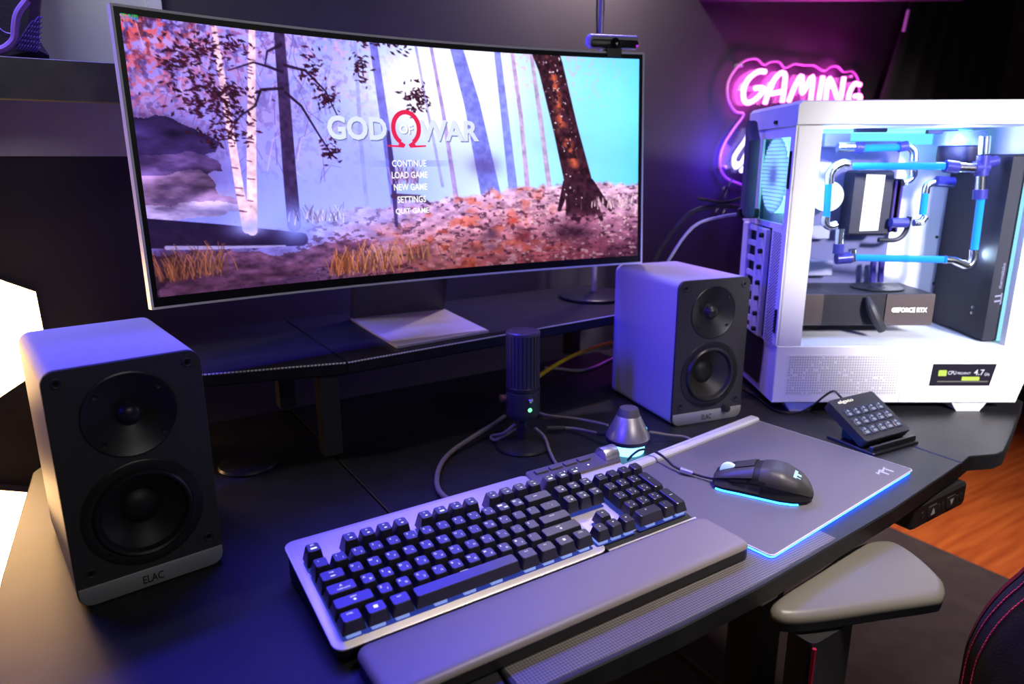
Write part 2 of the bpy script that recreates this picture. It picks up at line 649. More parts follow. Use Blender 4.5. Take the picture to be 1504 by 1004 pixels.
dl, dl2 = atz(47, 690), atz(0, 850)
BK = 690
lpts = [(106, -112), (112, -74), (141, 236), (141, BK), (dl[0] + 60, BK), (dl[0] + 40, dl[1] + 22), (dl[0] + 12, dl[1] + 12), (dl[0], dl[1] - 10), (dl2[0], dl2[1]), (-285, 0), (-290, -112)]
slab('desk_panel', lpts, M_DESK, desk)
ce = [atz(*p)[:2] for p in ((1004, 921), (1130, 856), (1312, 749), (1414, 680))]
cpts = [(106, -127)] + [tuple(p) for p in ce] + [(909, -12), (915, BK), (141, BK), (141, 236), (112, -74)]
slab('desk_panel', cpts, M_DESK, desk)
inl = [(112, -122)] + [(p[0], p[1] + 5) for p in ce[:2]] + [(560, -114), (560, -20), (118, -20)]
slab('carbon_inlay', inl, M_CARBON, desk, z1=dz + 0.6, th=3.5, gap=0.3)
we = [atz(*p)[:2] for p in ((1426, 670), (1465, 667), (1476, 662), (1488, 635), (1504, 589))]
wpts = [(909, -12), tuple(ce[3])] + [tuple(p) for p in we] + [(we[-1][0] + 60, we[-1][1] + 120), (1420, BK), (915, BK)]
slab('desk_panel', wpts, M_DESK, desk)
for lx in (-180, 980):
    G().box(lx - 35 - 330, lx + 35 - 330, 250 - 250, 330 - 250, 20, dz - TH, bev=3).build('leg', M_DARK, desk)
    G().box(lx - 40 - 330, lx + 40 - 330, -60 - 250, 620 - 250, 0, 22, bev=3).build('foot', M_DARK, desk)
    G().box(lx - 30 - 330, lx + 30 - 330, -40 - 250, 600 - 250, dz - TH - 30, dz - TH).build('top_bracket', M_DARK, desk)
G().box(-180 - 330, 980 - 330, 275 - 250, 305 - 250, dz - TH - 60, dz - TH - 30).build('crossbar', M_DARK, desk)
gr = atz(365, 683)
tag(G().lathe([(40, 0), (42, 2), (40, 5), (30, 7), (0.1, 7)], 32, TR(gr[0], gr[1], 0)).build('cable_grommet', M_SATIN), 'round black cable grommet cap set in the desk', 'grommet')
# small latch under the front edge
lt = atz(1127, 866, -20)
tag(G().box(-14, 14, -10, 10, -10, 0, TR(lt[0], lt[1] + 6, -TH + 0.5, 0.05), bev=2).build('cable_clip', mat('grey_clip', (0.22, 0.2, 0.18), 0.5)), 'small grey clip under the front edge of the desk', 'clip')

# ------------------------------------------------------------------ monitor shelf (riser)
ZS = 150.0
kink = atz(510, 531, ZS)
eR = atz(900, 462, ZS)
eL = atz(295, 549, ZS)
sl = (eL[1] - kink[1]) / (eL[0] - kink[0])
sr_ = (eR[1] - kink[1]) / (eR[0] - kink[0])
riser = thing('monitor_riser', 'black monitor riser shelf on legs with glints drawn along the carbon front edge', 'riser', (330, 560, 0.5))
ro = (330, 560)
RL = -170.0
yl = kink[1] + sl * (RL - kink[0])
RR = 860.0
yr = kink[1] + sr_ * (RR - kink[0])
slab('riser_panel', [(kink[0], kink[1]), (kink[0], 745), (RL, 745), (RL, yl)], M_RISER, riser, ro, z1=ZS - 0.5, th=20, gap=0.6)
slab('riser_panel', [(kink[0], kink[1]), (RR, yr), (RR, 745), (kink[0], 745)], M_RISER, riser, ro, z1=ZS - 0.5, th=20, gap=0.6)
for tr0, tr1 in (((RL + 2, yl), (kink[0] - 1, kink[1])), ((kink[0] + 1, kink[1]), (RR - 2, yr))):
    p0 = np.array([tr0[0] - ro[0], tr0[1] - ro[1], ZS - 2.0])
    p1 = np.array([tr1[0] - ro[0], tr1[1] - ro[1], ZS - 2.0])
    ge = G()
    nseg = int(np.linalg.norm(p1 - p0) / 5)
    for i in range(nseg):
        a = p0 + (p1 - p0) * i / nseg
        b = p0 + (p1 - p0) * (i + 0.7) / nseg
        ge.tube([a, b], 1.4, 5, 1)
    ge.build('edge_glints', mat('edge_glint_grey', (0.75, 0.70, 0.70), 0.4), riser, kind='stuff')  # pale dashes drawn as glints on the carbon edge
for lx, ly in ((kink[0] - 22, 440), (790, 480), (-130, 620), (kink[0] - 22, 690), (790, 690)):
    G().box(lx - 14 - ro[0], lx + 14 - ro[0], ly - ro[1], ly + 28 - ro[1], 0, ZS - 20.5, bev=1.5).build('leg', M_DARK, riser)

# ------------------------------------------------------------------ speakers
SPK = [((-195.81, 212.77), 0.1126, 'white bookshelf speaker with black front beside the hexagonal light', False),
       ((652.94, 248.84), -0.1920, 'white bookshelf speaker with a volume knob beside the white computer tower', True)]
for (sx, sy), yaw, lab, knob in SPK:
    sp = thing('bookshelf_speaker', lab, 'speaker', (sx, sy, 0.3), yaw, group='bookshelf speakers on the desk')
    G().loft(rrect(0, 0, 140, 245, 13, 6), [(2, -203), (0, -201), (0, -5)], FRONT, cap1=False).build('cabinet', M_SPK, sp)
    bf = G().loft(rrect(0, 0, 140, 245, 13, 6), [(0, -5), (0, -0.6), (0.6, 0)], FRONT, cap0=False, cap1=False)
    loops = [rrect(0.6, 0.6, 139.4, 244.4, 12.4, 6), circle(69, 190, 43, 40), circle(69, 84, 50, 48)]
    flatp = [p for L in loops for p in L]
    tris = tessellate_polygon([[Vector((x, y, 0)) for x, y in L] for L in loops])
    bf.add([(x, y, 0) for x, y in flatp], [tuple(t) for t in tris], FRONT)
    baf = bf.build('baffle', M_BAFFLE, sp)
    strip = [(139, 20.5), (1, 20.5)] + [(13.5 - 12.5 * math.cos(a), 13.0 - 12.5 * math.sin(a)) for a in np.linspace(0, math.pi / 2, 7)] + \
            [(126.5 + 12.5 * math.sin(a), 13.0 - 12.5 * math.cos(a)) for a in np.linspace(0, math.pi / 2, 7)]
    st = G().loft(strip, [(0, 0), (0, 1.2), (0.6, 1.6)], FRONT).build('base_strip', M_STRIP, sp)
    v, f = text_geo('speaker_brand', width=20, height=9)
    G().add(v + [68, 9.5, 1.75], f, FRONT).build('lettering', mat('black_print', (0.01, 0.01, 0.01), 0.5), st, smooth=False, label='black maker lettering')
    # tweeter: shallow horn with a dome
    T = FRONT @ TR(69, 190, 0)
    tw = G().lathe([(44, 0), (44, 1.2), (42.5, 1.8), (41, 1.2), (30, -2.5), (18, -6.0), (13, -7.5)], 48, T, cap0=False, cap1=False).build('tweeter_horn', M_SATIN, sp)
    G().lathe([(14.5, -8), (13.5, -6.6), (12.4, -6.6), (12, -5.5), (10.4, -1.6), (7.6, 1.2), (4.2, 2.6), (0.3, 3.1)], 32, T, cap0=False).build('dome', M_RUBBER, tw)
    for a in (40, 140, 225, 320):
        c = (69 + 37 * math.cos(math.radians(a)), 190 + 37 * math.sin(math.radians(a)))
        G().lathe([(2.6, -0.6), (2.6, 0.9), (1.6, 0.6), (0.2, 0.3)], 12, FRONT @ TR(c[0], c[1], 0)).build('screw', M_BLACK, tw)
    # woofer: flange, rolled surround, cone, dark inverted dust cap
    T = FRONT @ TR(69, 84, 0)
    wf = G().lathe([(57, 0), (57, 1.2), (55.5, 1.9), (47.5, 1.9), (47, 0.5)], 56, T, cap0=False, cap1=False).build('woofer_flange', M_SATIN, sp)
    G().lathe([(47.5, 0.8), (46.5, 4.0), (44, 6.0), (41.5, 5.0), (40, 1.2), (39, -0.8)], 56, T, cap0=False, cap1=False).build('surround', M_RUBBER, wf)
    G().lathe([(39.3, -1.0), (30, -8), (20, -15), (18.5, -16.5)], 56, T, cap0=False, cap1=False).build('cone', M_CONE, wf)
    G().lathe([(18.8, -16.5), (15, -13.2), (8, -11.2), (0.3, -10.6)], 40, T, cap0=False).build('dust_cap', mat('dust_cap_black', (0.012, 0.011, 0.012), 0.5), wf)
    for a in (45, 140, 225, 320):
        c = (69 + 51.5 * math.cos(math.radians(a)), 84 + 51.5 * math.sin(math.radians(a)))
        G().lathe([(2.4, 0), (2.4, 2.7), (1.4, 2.5), (0.2, 2.2)], 12, FRONT @ TR(c[0], c[1], 0)).build('screw', M_SATIN, wf)
    for c in ((12.5, 233), (126.5, 233), (14, 35), (126.5, 35)):
        so = G().lathe([(5.2, 0), (5.2, 1.3), (4.2, 1.7), (3.0, 1.2), (2.6, 0.2), (0.2, 0.1)], 20, FRONT @ TR(c[0], c[1], 0)).build('grille_socket', M_DARK, sp)
        G().lathe([(2.3, 0.5), (2.2, 0.7), (0.2, 0.7)], 12, FRONT @ TR(c[0], c[1], 0)).build('hole', mat('pure_black', (0.002, 0.002, 0.002), 0.9), so)
    if knob:
        G().lathe([(6.5, 0), (6.5, 9), (5.6, 11), (0.2, 11)], 24, FRONT @ TR(104, 21, 0)).build('volume_knob', M_SATIN, sp, label='round black volume knob')

# ------------------------------------------------------------------ monitor
MX, MY, MZ, MYAW, MTILT, MW, MH, MR = 328.0, 481.4, 246.05, -0.042, 0.05, 814.0, 363.0, 1800.0


def mon(s, h, d=0.0):
    """point of the curved panel, local to the monitor; s -1..1 across, h 0..1 up, d mm behind the face"""
    s = np.asarray(s, float)
    h = np.asarray(h, float)
    a = s * MW / 2 / MR
    u = (MR + d) * np.sin(a)
    dp = -MR + 0 * a + (MR + d) * np.cos(a)
    w = h * MH
    y = dp * math.cos(MTILT) + w * math.sin(MTILT)
    z = w * math.cos(MTILT) - dp * math.sin(MTILT)
    return np.stack(np.broadcast_arrays(u, y, z), -1)


def curved_box(g, s0, s1, h0, h1, d0, d1, n=48):
    ss = np.linspace(s0, s1, n + 1)
    vs, fs = [], []
    for s in ss:
        vs += [mon(s, h0, d0), mon(s, h1, d0), mon(s, h1, d1), mon(s, h0, d1)]
    for i in range(n):
        for k in range(4):
            j = (k + 1) % 4
            fs.append((i * 4 + k, (i + 1) * 4 + k, (i + 1) * 4 + j, i * 4 + j))
    fs.append((0, 1, 2, 3))
    fs.append((n * 4 + 3, n * 4 + 2, n * 4 + 1, n * 4))
    return g.add(vs, fs)


moni = thing('curved_monitor', 'wide curved monitor with slim silver frame on the riser shelf', 'monitor', (MX, MY, MZ), MYAW)
FRW = 3.0
fs_, fh = FRW / (MW / 2), FRW / MH
g = G()
curved_box(g, -1, 1, 0, fh, -1.5, 12)
curved_box(g, -1, 1, 1 - fh, 1, -1.5, 12)
curved_box(g, -1, -1 + fs_, fh, 1 - fh, -1.5, 12, 1)
curved_box(g, 1 - fs_, 1, fh, 1 - fh, -1.5, 12, 1)
g.build('frame', mat('silver_frame', (0.92, 0.90, 0.92), 0.4), moni)
curved_box(G(), -1 + fs_, 1 - fs_, fh, 1 - fh, 0.0, 11.0).build('bezel', mat('bezel_black', (0.006, 0.006, 0.009), 0.3), moni)
curved_box(G(), -0.96, 0.96, 0.03, 0.97, 11.0, 16.0).build('back_shell', M_SILVER, moni)
# stand: neck behind the panel and a flat metal foot plate
pl_ = [atz(px, py, ZS + 5) for px, py in ((515, 467), (652, 453), (718, 485), (583, 508))]
cm, sm_ = math.cos(-MYAW), math.sin(-MYAW)


def tol(p):
    x, y = p[0] - MX, p[1] - MY
    return (x * cm - y * sm_, x * sm_ + y * cm)


PL = [tol(p) for p in pl_]
foot_o = [PL[3], PL[2], PL[1], PL[0]]
zf = ZS - MZ
G().loft(foot_o, [(1, zf), (0, zf + 1), (0, zf + 4.5), (1, zf + 5.5)]).build('foot_plate', M_ALU, moni, label='silver foot plate of the stand')
nb0, nb1 = np.array(PL[0]), np.array(PL[1])
mid = (nb0 + nb1) / 2
bx = (nb1 - nb0) / np.linalg.norm(nb1 - nb0)
by = np.array([-bx[1], bx[0]])
NW = np.linalg.norm(nb1 - nb0) / 2 - 2
vs = []
for z, off in ((zf + 5, -6), (150, -95)):
    for w_, d_ in ((-NW, 0), (NW, 0), (NW, 16), (-NW, 16)):
        q = mid + bx * w_ + by * (d_ + off)
        vs.append((q[0], q[1], z))
G().add(vs, [(3, 2, 1, 0), (4, 5, 6, 7), (0, 1, 5, 4), (1, 2, 6, 5), (2, 3, 7, 6), (3, 0, 4, 7)]).build('neck', M_DARK, moni)
G().box(-70, 70, 16, 75, 110, 250, bev=6).build('stand_mount', M_DARK, moni)
G().lathe([(62, 0), (62, 3), (54, 3), (54, 0)], 40, frame((0, 16, 180), (1, 0, 0), (0, 0, -1), (0, 1, 0)), cap0=False, cap1=False).build(
    'light_ring', glow('violet_ring', (0.25, 0.12, 1.0), 6.0), moni, label='violet light ring on the back')
point_light('monitor_ring_light', (MX + 60, MY + 130, MZ + 130), 1.0, (0.22, 0.10, 1.0), 40)

# ------------------------------------------------------------------ what the monitor shows: a hazy autumn wood and a menu
CW, CH = 760, 322
DS0, DS1, DH0, DH1 = -1 + 9.5 / (MW / 2), 1 - 9.5 / (MW / 2), 15.0 / MH, 1 - 10.5 / MH


def homography(src, dst):
    A = []
    b = []
    for (x, y), (u, v) in zip(src, dst):
        A.append([x, y, 1, 0, 0, 0, -u * x, -u * y])
        A.append([0, 0, 0, x, y, 1, -v * x, -v * y])
        b += [u, v]
    h = np.linalg.solve(np.array(A, float), np.array(b, float))
    return np.append(h, 1).reshape(3, 3)


HM = homography([(185, 18), (937, 95), (938, 372), (222, 437)], [(0, 0), (CW, 0), (CW, CH), (0, CH)])


def cv(px, py):
    q = HM @ np.array([px, py, 1.0])
    return q[:2] / q[2]


def vnoise(w, h, cx, cy, seed):
    r = np.random.default_rng(seed)
    gx, gy = int(w / cx) + 3, int(h / cy) + 3
    g_ = r.random((gy, gx))
    x = np.arange(w) / cx
    y = np.arange(h) / cy
    xi, yi = x.astype(int), y.astype(int)
    fx, fy = x - xi, y - yi
    fx = fx * fx * (3 - 2 * fx)
    fy = fy * fy * (3 - 2 * fy)
    a = g_[yi][:, xi] * (1 - fx) + g_[yi][:, xi + 1] * fx
    b = g_[yi + 1][:, xi] * (1 - fx) + g_[yi + 1][:, xi + 1] * fx
    return a * (1 - fy[:, None]) + b * fy[:, None]


def fnoise(c, seed, ax=1.0, oct_=4):
    t = np.zeros((CH, CW))
    tot = 0
    for o_ in range(oct_):
        w_ = 0.5 ** o_
        t += w_ * vnoise(CW, CH, max(c * ax / 2 ** o_, 1.2), max(c / 2 ** o_, 1.2), seed + o_)
        tot += w_
    return t / tot


YY, XX = np.mgrid[0:CH, 0:CW].astype(float)
C255 = lambda *c: np.array(c, float)
IMG = np.zeros((CH, CW, 3))


def mixin(mask, col):
    global IMG
    mk = np.clip(mask, 0, 1)[..., None]
    IMG = IMG * (1 - mk) + np.asarray(col, float) * mk


def blob(px, py, rx, ry, col, a=1.0, soft=1.0):
    c = cv(px, py)
    d = ((XX - c[0]) / rx) ** 2 + ((YY - c[1]) / ry) ** 2
    mixin(a * np.exp(-d * soft), col)


def stroke(pts, widths, col, a=1.0, raw=False, soft=1.0, tex=None):
    P = [np.array(p, float) if raw else cv(*p) for p in pts]
    W_ = np.interp(np.linspace(0, 1, len(P)), np.linspace(0, 1, len(widths)), widths)
    x0 = int(max(min(p[0] for p in P) - max(W_) - 3, 0))
    x1 = int(min(max(p[0] for p in P) + max(W_) + 4, CW))
    y0 = int(max(min(p[1] for p in P) - max(W_) - 3, 0))
    y1 = int(min(max(p[1] for p in P) + max(W_) + 4, CH))
    if x1 <= x0 or y1 <= y0:
        return
    X, Y = XX[y0:y1, x0:x1], YY[y0:y1, x0:x1]
    best = np.zeros_like(X)
    for i in range(len(P) - 1):
        d = P[i + 1] - P[i]
        t = np.clip(((X - P[i][0]) * d[0] + (Y - P[i][1]) * d[1]) / (d @ d + 1e-9), 0, 1)
        dist = np.hypot(X - P[i][0] - t * d[0], Y - P[i][1] - t * d[1])
        w_ = (W_[i] + (W_[i + 1] - W_[i]) * t) / 2
        best = np.maximum(best, np.clip((w_ - dist) / soft + 0.5, 0, 1))
    c = np.broadcast_to(np.asarray(col, float), X.shape + (3,))
    if tex is not None:
        c = c * (1 + tex[y0:y1, x0:x1, None])
    mk = (best * a)[..., None]
    IMG[y0:y1, x0:x1] = IMG[y0:y1, x0:x1] * (1 - mk) + c * mk


def poly(pts, col, a=1.0, tex=None, wob=0.0):
    P = [cv(*p) for p in pts]
    X = XX + wob * (fnoise(14, 210) - 0.5)
    Y = YY + wob * (fnoise(14, 230) - 0.5)
    ins = np.zeros(XX.shape, bool)
    for (x0_, y0_), (x1_, y1_) in zip(P, P[1:] + P[:1]):
        cr_ = ((y0_ > Y) != (y1_ > Y)) & (X < (x1_ - x0_) * (Y - y0_) / (y1_ - y0_ + 1e-9) + x0_)
        ins ^= cr_
    c = np.broadcast_to(np.asarray(col, float), XX.shape + (3,))
    if tex is not None:
        c = c * (1 + tex[..., None])
    mixin(ins * a, c)


def paint():
    u, v = XX / CW, YY / CH
    # misty sky
    stops = [(0.0, C255(128, 118, 200)), (0.22, C255(142, 146, 240)), (0.45, C255(150, 178, 252)), (0.62, C255(205, 226, 255)), (0.8, C255(150, 214, 255)), (1.0, C255(96, 198, 250))]
    for ch in range(3):
        IMG[..., ch] = np.interp(u, [s[0] for s in stops], [s[1][ch] for s in stops])
    n1, n2, n3 = fnoise(90, 1, 1.6), fnoise(26, 20), fnoise(7, 40, 1.0, 3)
    IMG[:] = IMG * (0.84 + 0.32 * n1[..., None])
    blob(640, 130, 90, 60, (255, 252, 255), 0.9)
    blob(720, 110, 90, 70, (250, 248, 255), 0.75)
    blob(520, 250, 120, 70, (150, 160, 255), 0.5)
    blob(430, 290, 80, 45, (128, 150, 255), 0.7)
    blob(300, 290, 70, 40, (100, 120, 235), 0.6)
    blob(900, 170, 60, 90, (130, 222, 255), 0.5)
    # far thickets on the left: lilac haze, twigs, red leaves
    left = np.clip(1 - u / 0.48, 0, 1) * np.clip(1.08 - v / 0.62, 0, 1)
    mixin(left * np.clip((n2 - 0.38) * 3, 0, 1) * 0.8, (186, 150, 205))
    mixin(left * np.clip((fnoise(6, 60) - 0.52) * 7, 0, 1) * 0.85, (58, 42, 88))
    mixin(np.clip(1 - u / 0.24, 0, 1) * np.clip(1.05 - v / 0.42, 0, 1) * np.clip((fnoise(5, 70) - 0.46) * 7, 0, 1), (200, 84, 74))
    mixin(np.clip(1 - u / 0.17, 0, 1) * np.clip(1.0 - v / 0.30, 0, 1) * np.clip((fnoise(5, 75) - 0.50) * 8, 0, 1), (52, 26, 36))
    mixin(np.clip(1 - abs(u - 0.33) / 0.2, 0, 1) * np.clip(1 - v / 0.5, 0, 1) * np.clip((fnoise(5, 80) - 0.55) * 6, 0, 1) * 0.6, (214, 160, 196))
    mixin(np.clip(1 - abs(u - 0.78) / 0.22, 0, 1) * np.clip(1 - v / 0.34, 0, 1) * np.clip((fnoise(5, 90) - 0.55) * 7, 0, 1) * 0.65, (228, 150, 158))
    r = random.Random(3)
    for i in range(90):
        x, y = r.uniform(0, 260), r.uniform(0, 190)
        a = r.uniform(-1.2, 1.2) - math.pi / 2
        l_ = r.uniform(15, 45)
        stroke([(x, y), (x + l_ * math.cos(a) * 0.6, y + l_ * math.sin(a)), (x + l_ * math.cos(a + .3), y + l_ * 1.6 * math.sin(a + .3))], [1.3, 0.5],
               (90, 66, 128) if i % 3 else (214, 176, 214), 0.6, True)
    # pale distant trunks
    tex = (n3 - 0.5) * 0.5
    for pts, w_, col, al in (
            ([(572, 40), (590, 180), (606, 345)], [11, 13, 9], (96, 100, 196), 0.85), ([(694, 60), (718, 150), (744, 285)], [20, 26, 34], (104, 116, 214), 0.9),
            ([(752, 60), (764, 170), (776, 285)], [10, 13, 16], (110, 122, 216), 0.85), ([(658, 55), (676, 160), (694, 290)], [5, 6, 8], (150, 132, 186), 0.9),
            ([(772, 60), (786, 170), (796, 285)], [6, 7, 9], (176, 150, 190), 0.9), ([(798, 65), (812, 170), (826, 285)], [6, 8, 9], (170, 150, 178), 0.9),
            ([(636, 55), (652, 150), (674, 270)], [4, 4, 5], (140, 140, 214), 0.7), ([(547, 40), (552, 200), (560, 310)], [5, 6, 6], (120, 130, 220), 0.5)):
        stroke(pts, w_, col, al, tex=tex)
    mixin(np.exp(-((XX - cv(735, 240)[0]) / 26) ** 2 - ((YY - cv(735, 240)[1]) / 16) ** 2) * 0.7, (78, 70, 124))
    # rocks on the left
    for px, py, rx, ry, col, al in ((255, 205, 56, 24, (34, 28, 62), 1), (225, 190, 42, 24, (26, 22, 50), 1), (290, 205, 30, 12, (46, 40, 84), .9), (270, 248, 66, 22, (70, 58, 104), .95), (250, 268, 60, 22, (110, 86, 124), .95),
                                    (300, 285, 70, 10, (170, 150, 200), .8), (240, 238, 30, 5, (190, 140, 120), .7), (330, 250, 34, 10, (110, 110, 190), .6)):
        blob(px, py, rx, ry, col, al, 1.6)
    rk = (fnoise(16, 240, 2.5) - 0.5) * 1.5
    poly([(190, 168), (235, 162), (268, 176), (300, 184), (332, 204), (326, 218), (290, 226), (196, 232)], (44, 36, 76), 1, rk, 10)
    poly([(194, 226), (300, 220), (330, 232), (334, 246), (300, 258), (200, 262)], (74, 60, 104), 1, rk * 1.3, 10)
    poly([(196, 256), (296, 246), (322, 262), (330, 284), (372, 290), (368, 300), (300, 302), (204, 304)], (128, 104, 146), 1, rk * 1.2, 8)
    poly([(204, 300), (330, 292), (380, 302), (340, 312), (208, 322)], (176, 160, 214), .9, rk, 8)
    mixin(np.clip(1 - u / 0.15, 0, 1) * np.exp(-((v - 0.55) / 0.18) ** 2) * np.clip((fnoise(9, 110, 3) - 0.5) * 6, 0, 1) * 0.7, (34, 28, 56))
    # ground
    gx = [cv(*p) for p in ((216, 322), (330, 330), (460, 330), (560, 300), (680, 282), (800, 272), (940, 262))]
    gl_ = np.interp(XX, [p[0] for p in gx], [p[1] for p in gx]) + (n2 - 0.5) * 26
    gm = np.clip((YY - gl_) / 7, 0, 1)
    dep = np.clip((YY - gl_) / 110, 0, 1)
    gcol = np.zeros_like(IMG)
    for ch in range(3):
        near = np.interp(u, [0, 0.25, 0.5, 0.75, 1], [[84, 54, 84][ch], [130, 88, 120][ch], [180, 108, 96][ch], [150, 80, 82][ch], [112, 66, 86][ch]])
        far = np.interp(u, [0, 0.25, 0.5, 0.75, 1], [[112, 116, 214][ch], [126, 140, 246][ch], [190, 160, 214][ch], [206, 170, 196][ch], [220, 190, 220][ch]])
        gcol[..., ch] = far * (1 - dep) + near * dep
    gn = fnoise(7, 130, 2.2)
    gcol *= (0.55 + 0.9 * gn)[..., None]
    mixin(gm, gcol)
    mixin(gm * np.clip((fnoise(4, 140, 2.0, 3) - 0.58) * 9, 0, 1) * 0.7, (46, 26, 34))
    mixin(gm * np.clip(u * 1.6 - 0.3, 0, 1) * np.clip((fnoise(4, 150, 1.8, 3) - 0.60) * 9, 0, 1) * 0.75, (236, 196, 202))
    mixin(gm * np.clip((fnoise(12, 160, 2.0, 3) - 0.55) * 6, 0, 1) * np.exp(-((u - 0.6) / 0.22) ** 2) * 0.6, (198, 90, 52))
    # blue mist lying over the middle ground
    blob(500, 310, 120, 30, (160, 170, 255), 0.55)
    blob(420, 320, 60, 18, (140, 160, 255), 0.6)
    # fallen log, left
    stroke([(205, 340), (330, 345), (456, 350)], [36, 30, 18], (26, 22, 44), 1.0, tex=tex)
    blob(250, 400, 90, 30, (40, 24, 34), 0.75)
    blob(400, 420, 120, 18, (70, 42, 58), 0.6)
    stroke([(240, 362), (330, 362), (430, 360)], [5, 4, 2], (176, 170, 230), 0.8)
    poly([(212, 374), (300, 366), (420, 372), (520, 352), (575, 352), (540, 384), (420, 412), (230, 440)], (92, 62, 84), .85, (gn - 0.5) * 1.6, 14)
    poly([(214, 372), (260, 372), (262, 396), (220, 430)], (36, 24, 36), .9, rk, 10)
    # birches
    for pts, w_ in (([(390, 30), (382, 210), (378, 336)], [8, 12, 14]), ([(330, 30), (346, 160), (360, 270), (370, 334)], [7, 9, 11, 12])):
        stroke(pts, w_, (226, 190, 204), 0.95, tex=tex)
        for i in range(16):
            t = r.random()
            a = np.array([np.interp(t, np.linspace(0, 1, len(pts)), [p[0] for p in pts]), np.interp(t, np.linspace(0, 1, len(pts)), [p[1] for p in pts])])
            c = cv(*a)
            stroke([(c[0] - 5, c[1]), (c[0] + r.uniform(-2, 4), c[1] + 1)], [1.8], (96, 66, 96), 0.8, True)
    blob(374, 332, 26, 12, (150, 160, 250), 0.85, 1.2)
    # dark tree with bare limbs
    stroke([(430, 10), (436, 140), (440, 240), (445, 328)], [13, 16, 18, 19], (44, 34, 62), 0.97, tex=tex * 1.6)
    blob(446, 326, 24, 26, (132, 150, 252), 0.92)
    limb = (30, 20, 38)
    for pts in ([(434, 100), (412, 92), (390, 86), (350, 98)], [(434, 124), (400, 126), (390, 150), (366, 165), (345, 195)], [(438, 90), (470, 98), (500, 128), (520, 170)],
                [(438, 130), (462, 150), (490, 196), (506, 220)], [(434, 60), (412, 70), (408, 90)]):
        stroke(pts, [4, 3, 1.5], limb, 0.95)
    def leaves(px, py, n, sx, sy, col, s0=2.5, s1=6.0):
        c = cv(px, py)
        for _ in range(n):
            x, y = r.gauss(c[0], sx), r.gauss(c[1], sy)
            a = r.uniform(0, math.pi)
            l_ = r.uniform(s0, s1)
            stroke([(x - l_ * math.cos(a), y - l_ * math.sin(a) * 0.6), (x, y), (x + l_ * math.cos(a), y + l_ * math.sin(a) * 0.6)], [0.8, l_ * 0.75, 0.8], np.array(col) * r.uniform(0.7, 1.5), 0.92, True)
    lc = (36, 16, 26)
    for px, py, n, sx, sy in ((310, 70, 60, 20, 9), (270, 88, 26, 10, 5), (330, 128, 70, 26, 9), (300, 150, 34, 14, 6), (350, 140, 40, 14, 10), (338, 196, 34, 18, 6), (352, 172, 22, 10, 8),
                              (480, 90, 30, 8, 12), (503, 140, 28, 8, 9), (505, 215, 24, 8, 8), (555, 92, 26, 7, 9), (638, 140, 50, 9, 10), (610, 60, 20, 12, 5), (560, 55, 14, 10, 4), (360, 60, 22, 14, 6)):
        leaves(px, py, int(n * 1.7), sx * 1.1, sy * 1.15, lc, 2.2, 5.5)
    # far thin dark trunk behind the menu
    stroke([(594, 190), (600, 250), (604, 330)], [6, 9, 5], (48, 40, 84), 0.85)
    # leaning mossy trunk on the right with orange lichen
    stroke([(800, 20), (826, 100), (846, 190), (862, 262), (868, 300)], [52, 44, 44, 50, 60], (46, 27, 31), 1.0, tex=(fnoise(6, 170) - 0.5) * 1.4)
    for k_ in range(7):
        stroke([(862 - 14 + k_ * 5, 268), (838 + k_ * 11, 306 + (k_ % 3) * 7)], [16, 7], (44, 26, 32), 1.0, tex=(fnoise(6, 170) - 0.5) * 1.2)
    tm = np.zeros((CH, CW))
    for pts, hw_ in (([(826, 90), (842, 190), (858, 240)], 12),):
        P = [cv(*p) for p in pts]
        for a, b in zip(P[:-1], P[1:]):
            d = b - a
            t = np.clip(((XX - a[0]) * d[0] + (YY - a[1]) * d[1]) / (d @ d), 0, 1)
            tm = np.maximum(tm, np.clip(1 - np.hypot(XX - a[0] - t * d[0], YY - a[1] - t * d[1]) / hw_, 0, 1))
    mixin(tm * np.clip((fnoise(8, 180) - 0.42) * 5, 0, 1), (188, 96, 62))
    mixin(np.clip((fnoise(3.5, 190, 1, 2) - 0.80) * 12, 0, 1) * (np.abs(XX - np.interp(YY, [0, CH * .7], [cv(822, 90)[0], cv(862, 300)[0]])) < 24) * (YY < CH * .72), (216, 196, 204))
    # shadow and stones at its foot
    blob(856, 336, 46, 26, (30, 16, 26), 0.85, 1.5)
    for px, py, rx, ry, col in ((745, 342, 16, 15, (74, 52, 66)), (775, 322, 14, 9, (178, 72, 50)), (745, 362, 18, 9, (130, 92, 104)), (790, 345, 20, 12, (96, 40, 42)), (720, 365, 16, 8, (110, 60, 58)), (640, 372, 22, 14, (86, 54, 50))):
        blob(px, py, rx, ry, col, 0.9, 1.8)
    stroke([(600, 285), (640, 288), (655, 297)], [8, 9, 4], (60, 44, 70), 0.9)
    ft = np.exp(-((XX - cv(868, 312)[0]) / 52) ** 2 - ((YY - cv(868, 322)[1]) / 11) ** 2)
    mixin(ft * np.clip((fnoise(5, 260, 1.6, 3) - 0.44) * 6, 0, 1), (150, 96, 112))
    # dry grass
    def grass(px, py, n, sx, hgt, col):
        c = cv(px, py)
        for _ in range(n):
            x = r.gauss(c[0], sx)
            y = c[1] + r.uniform(-4, 6)
            h_ = r.uniform(0.5, 1) * hgt
            k_ = r.uniform(-.5, .5) * h_
            f_ = r.uniform(0.35, 1.2)
            stroke([(x, y), (x + k_ * .4, y - h_ * .6), (x + k_, y - h_)], [1.6, 0.7], np.clip(np.array(col) * f_, 0, 255), 0.9, True)
    grass(290, 402, 60, 20, 40, (186, 126, 84))
    blob(262, 392, 26, 18, (40, 26, 36), 0.6)
    grass(255, 406, 60, 16, 30, (150, 96, 66))
    grass(555, 398, 90, 30, 44, (222, 150, 96))
    grass(520, 398, 60, 12, 26, (196, 120, 74))
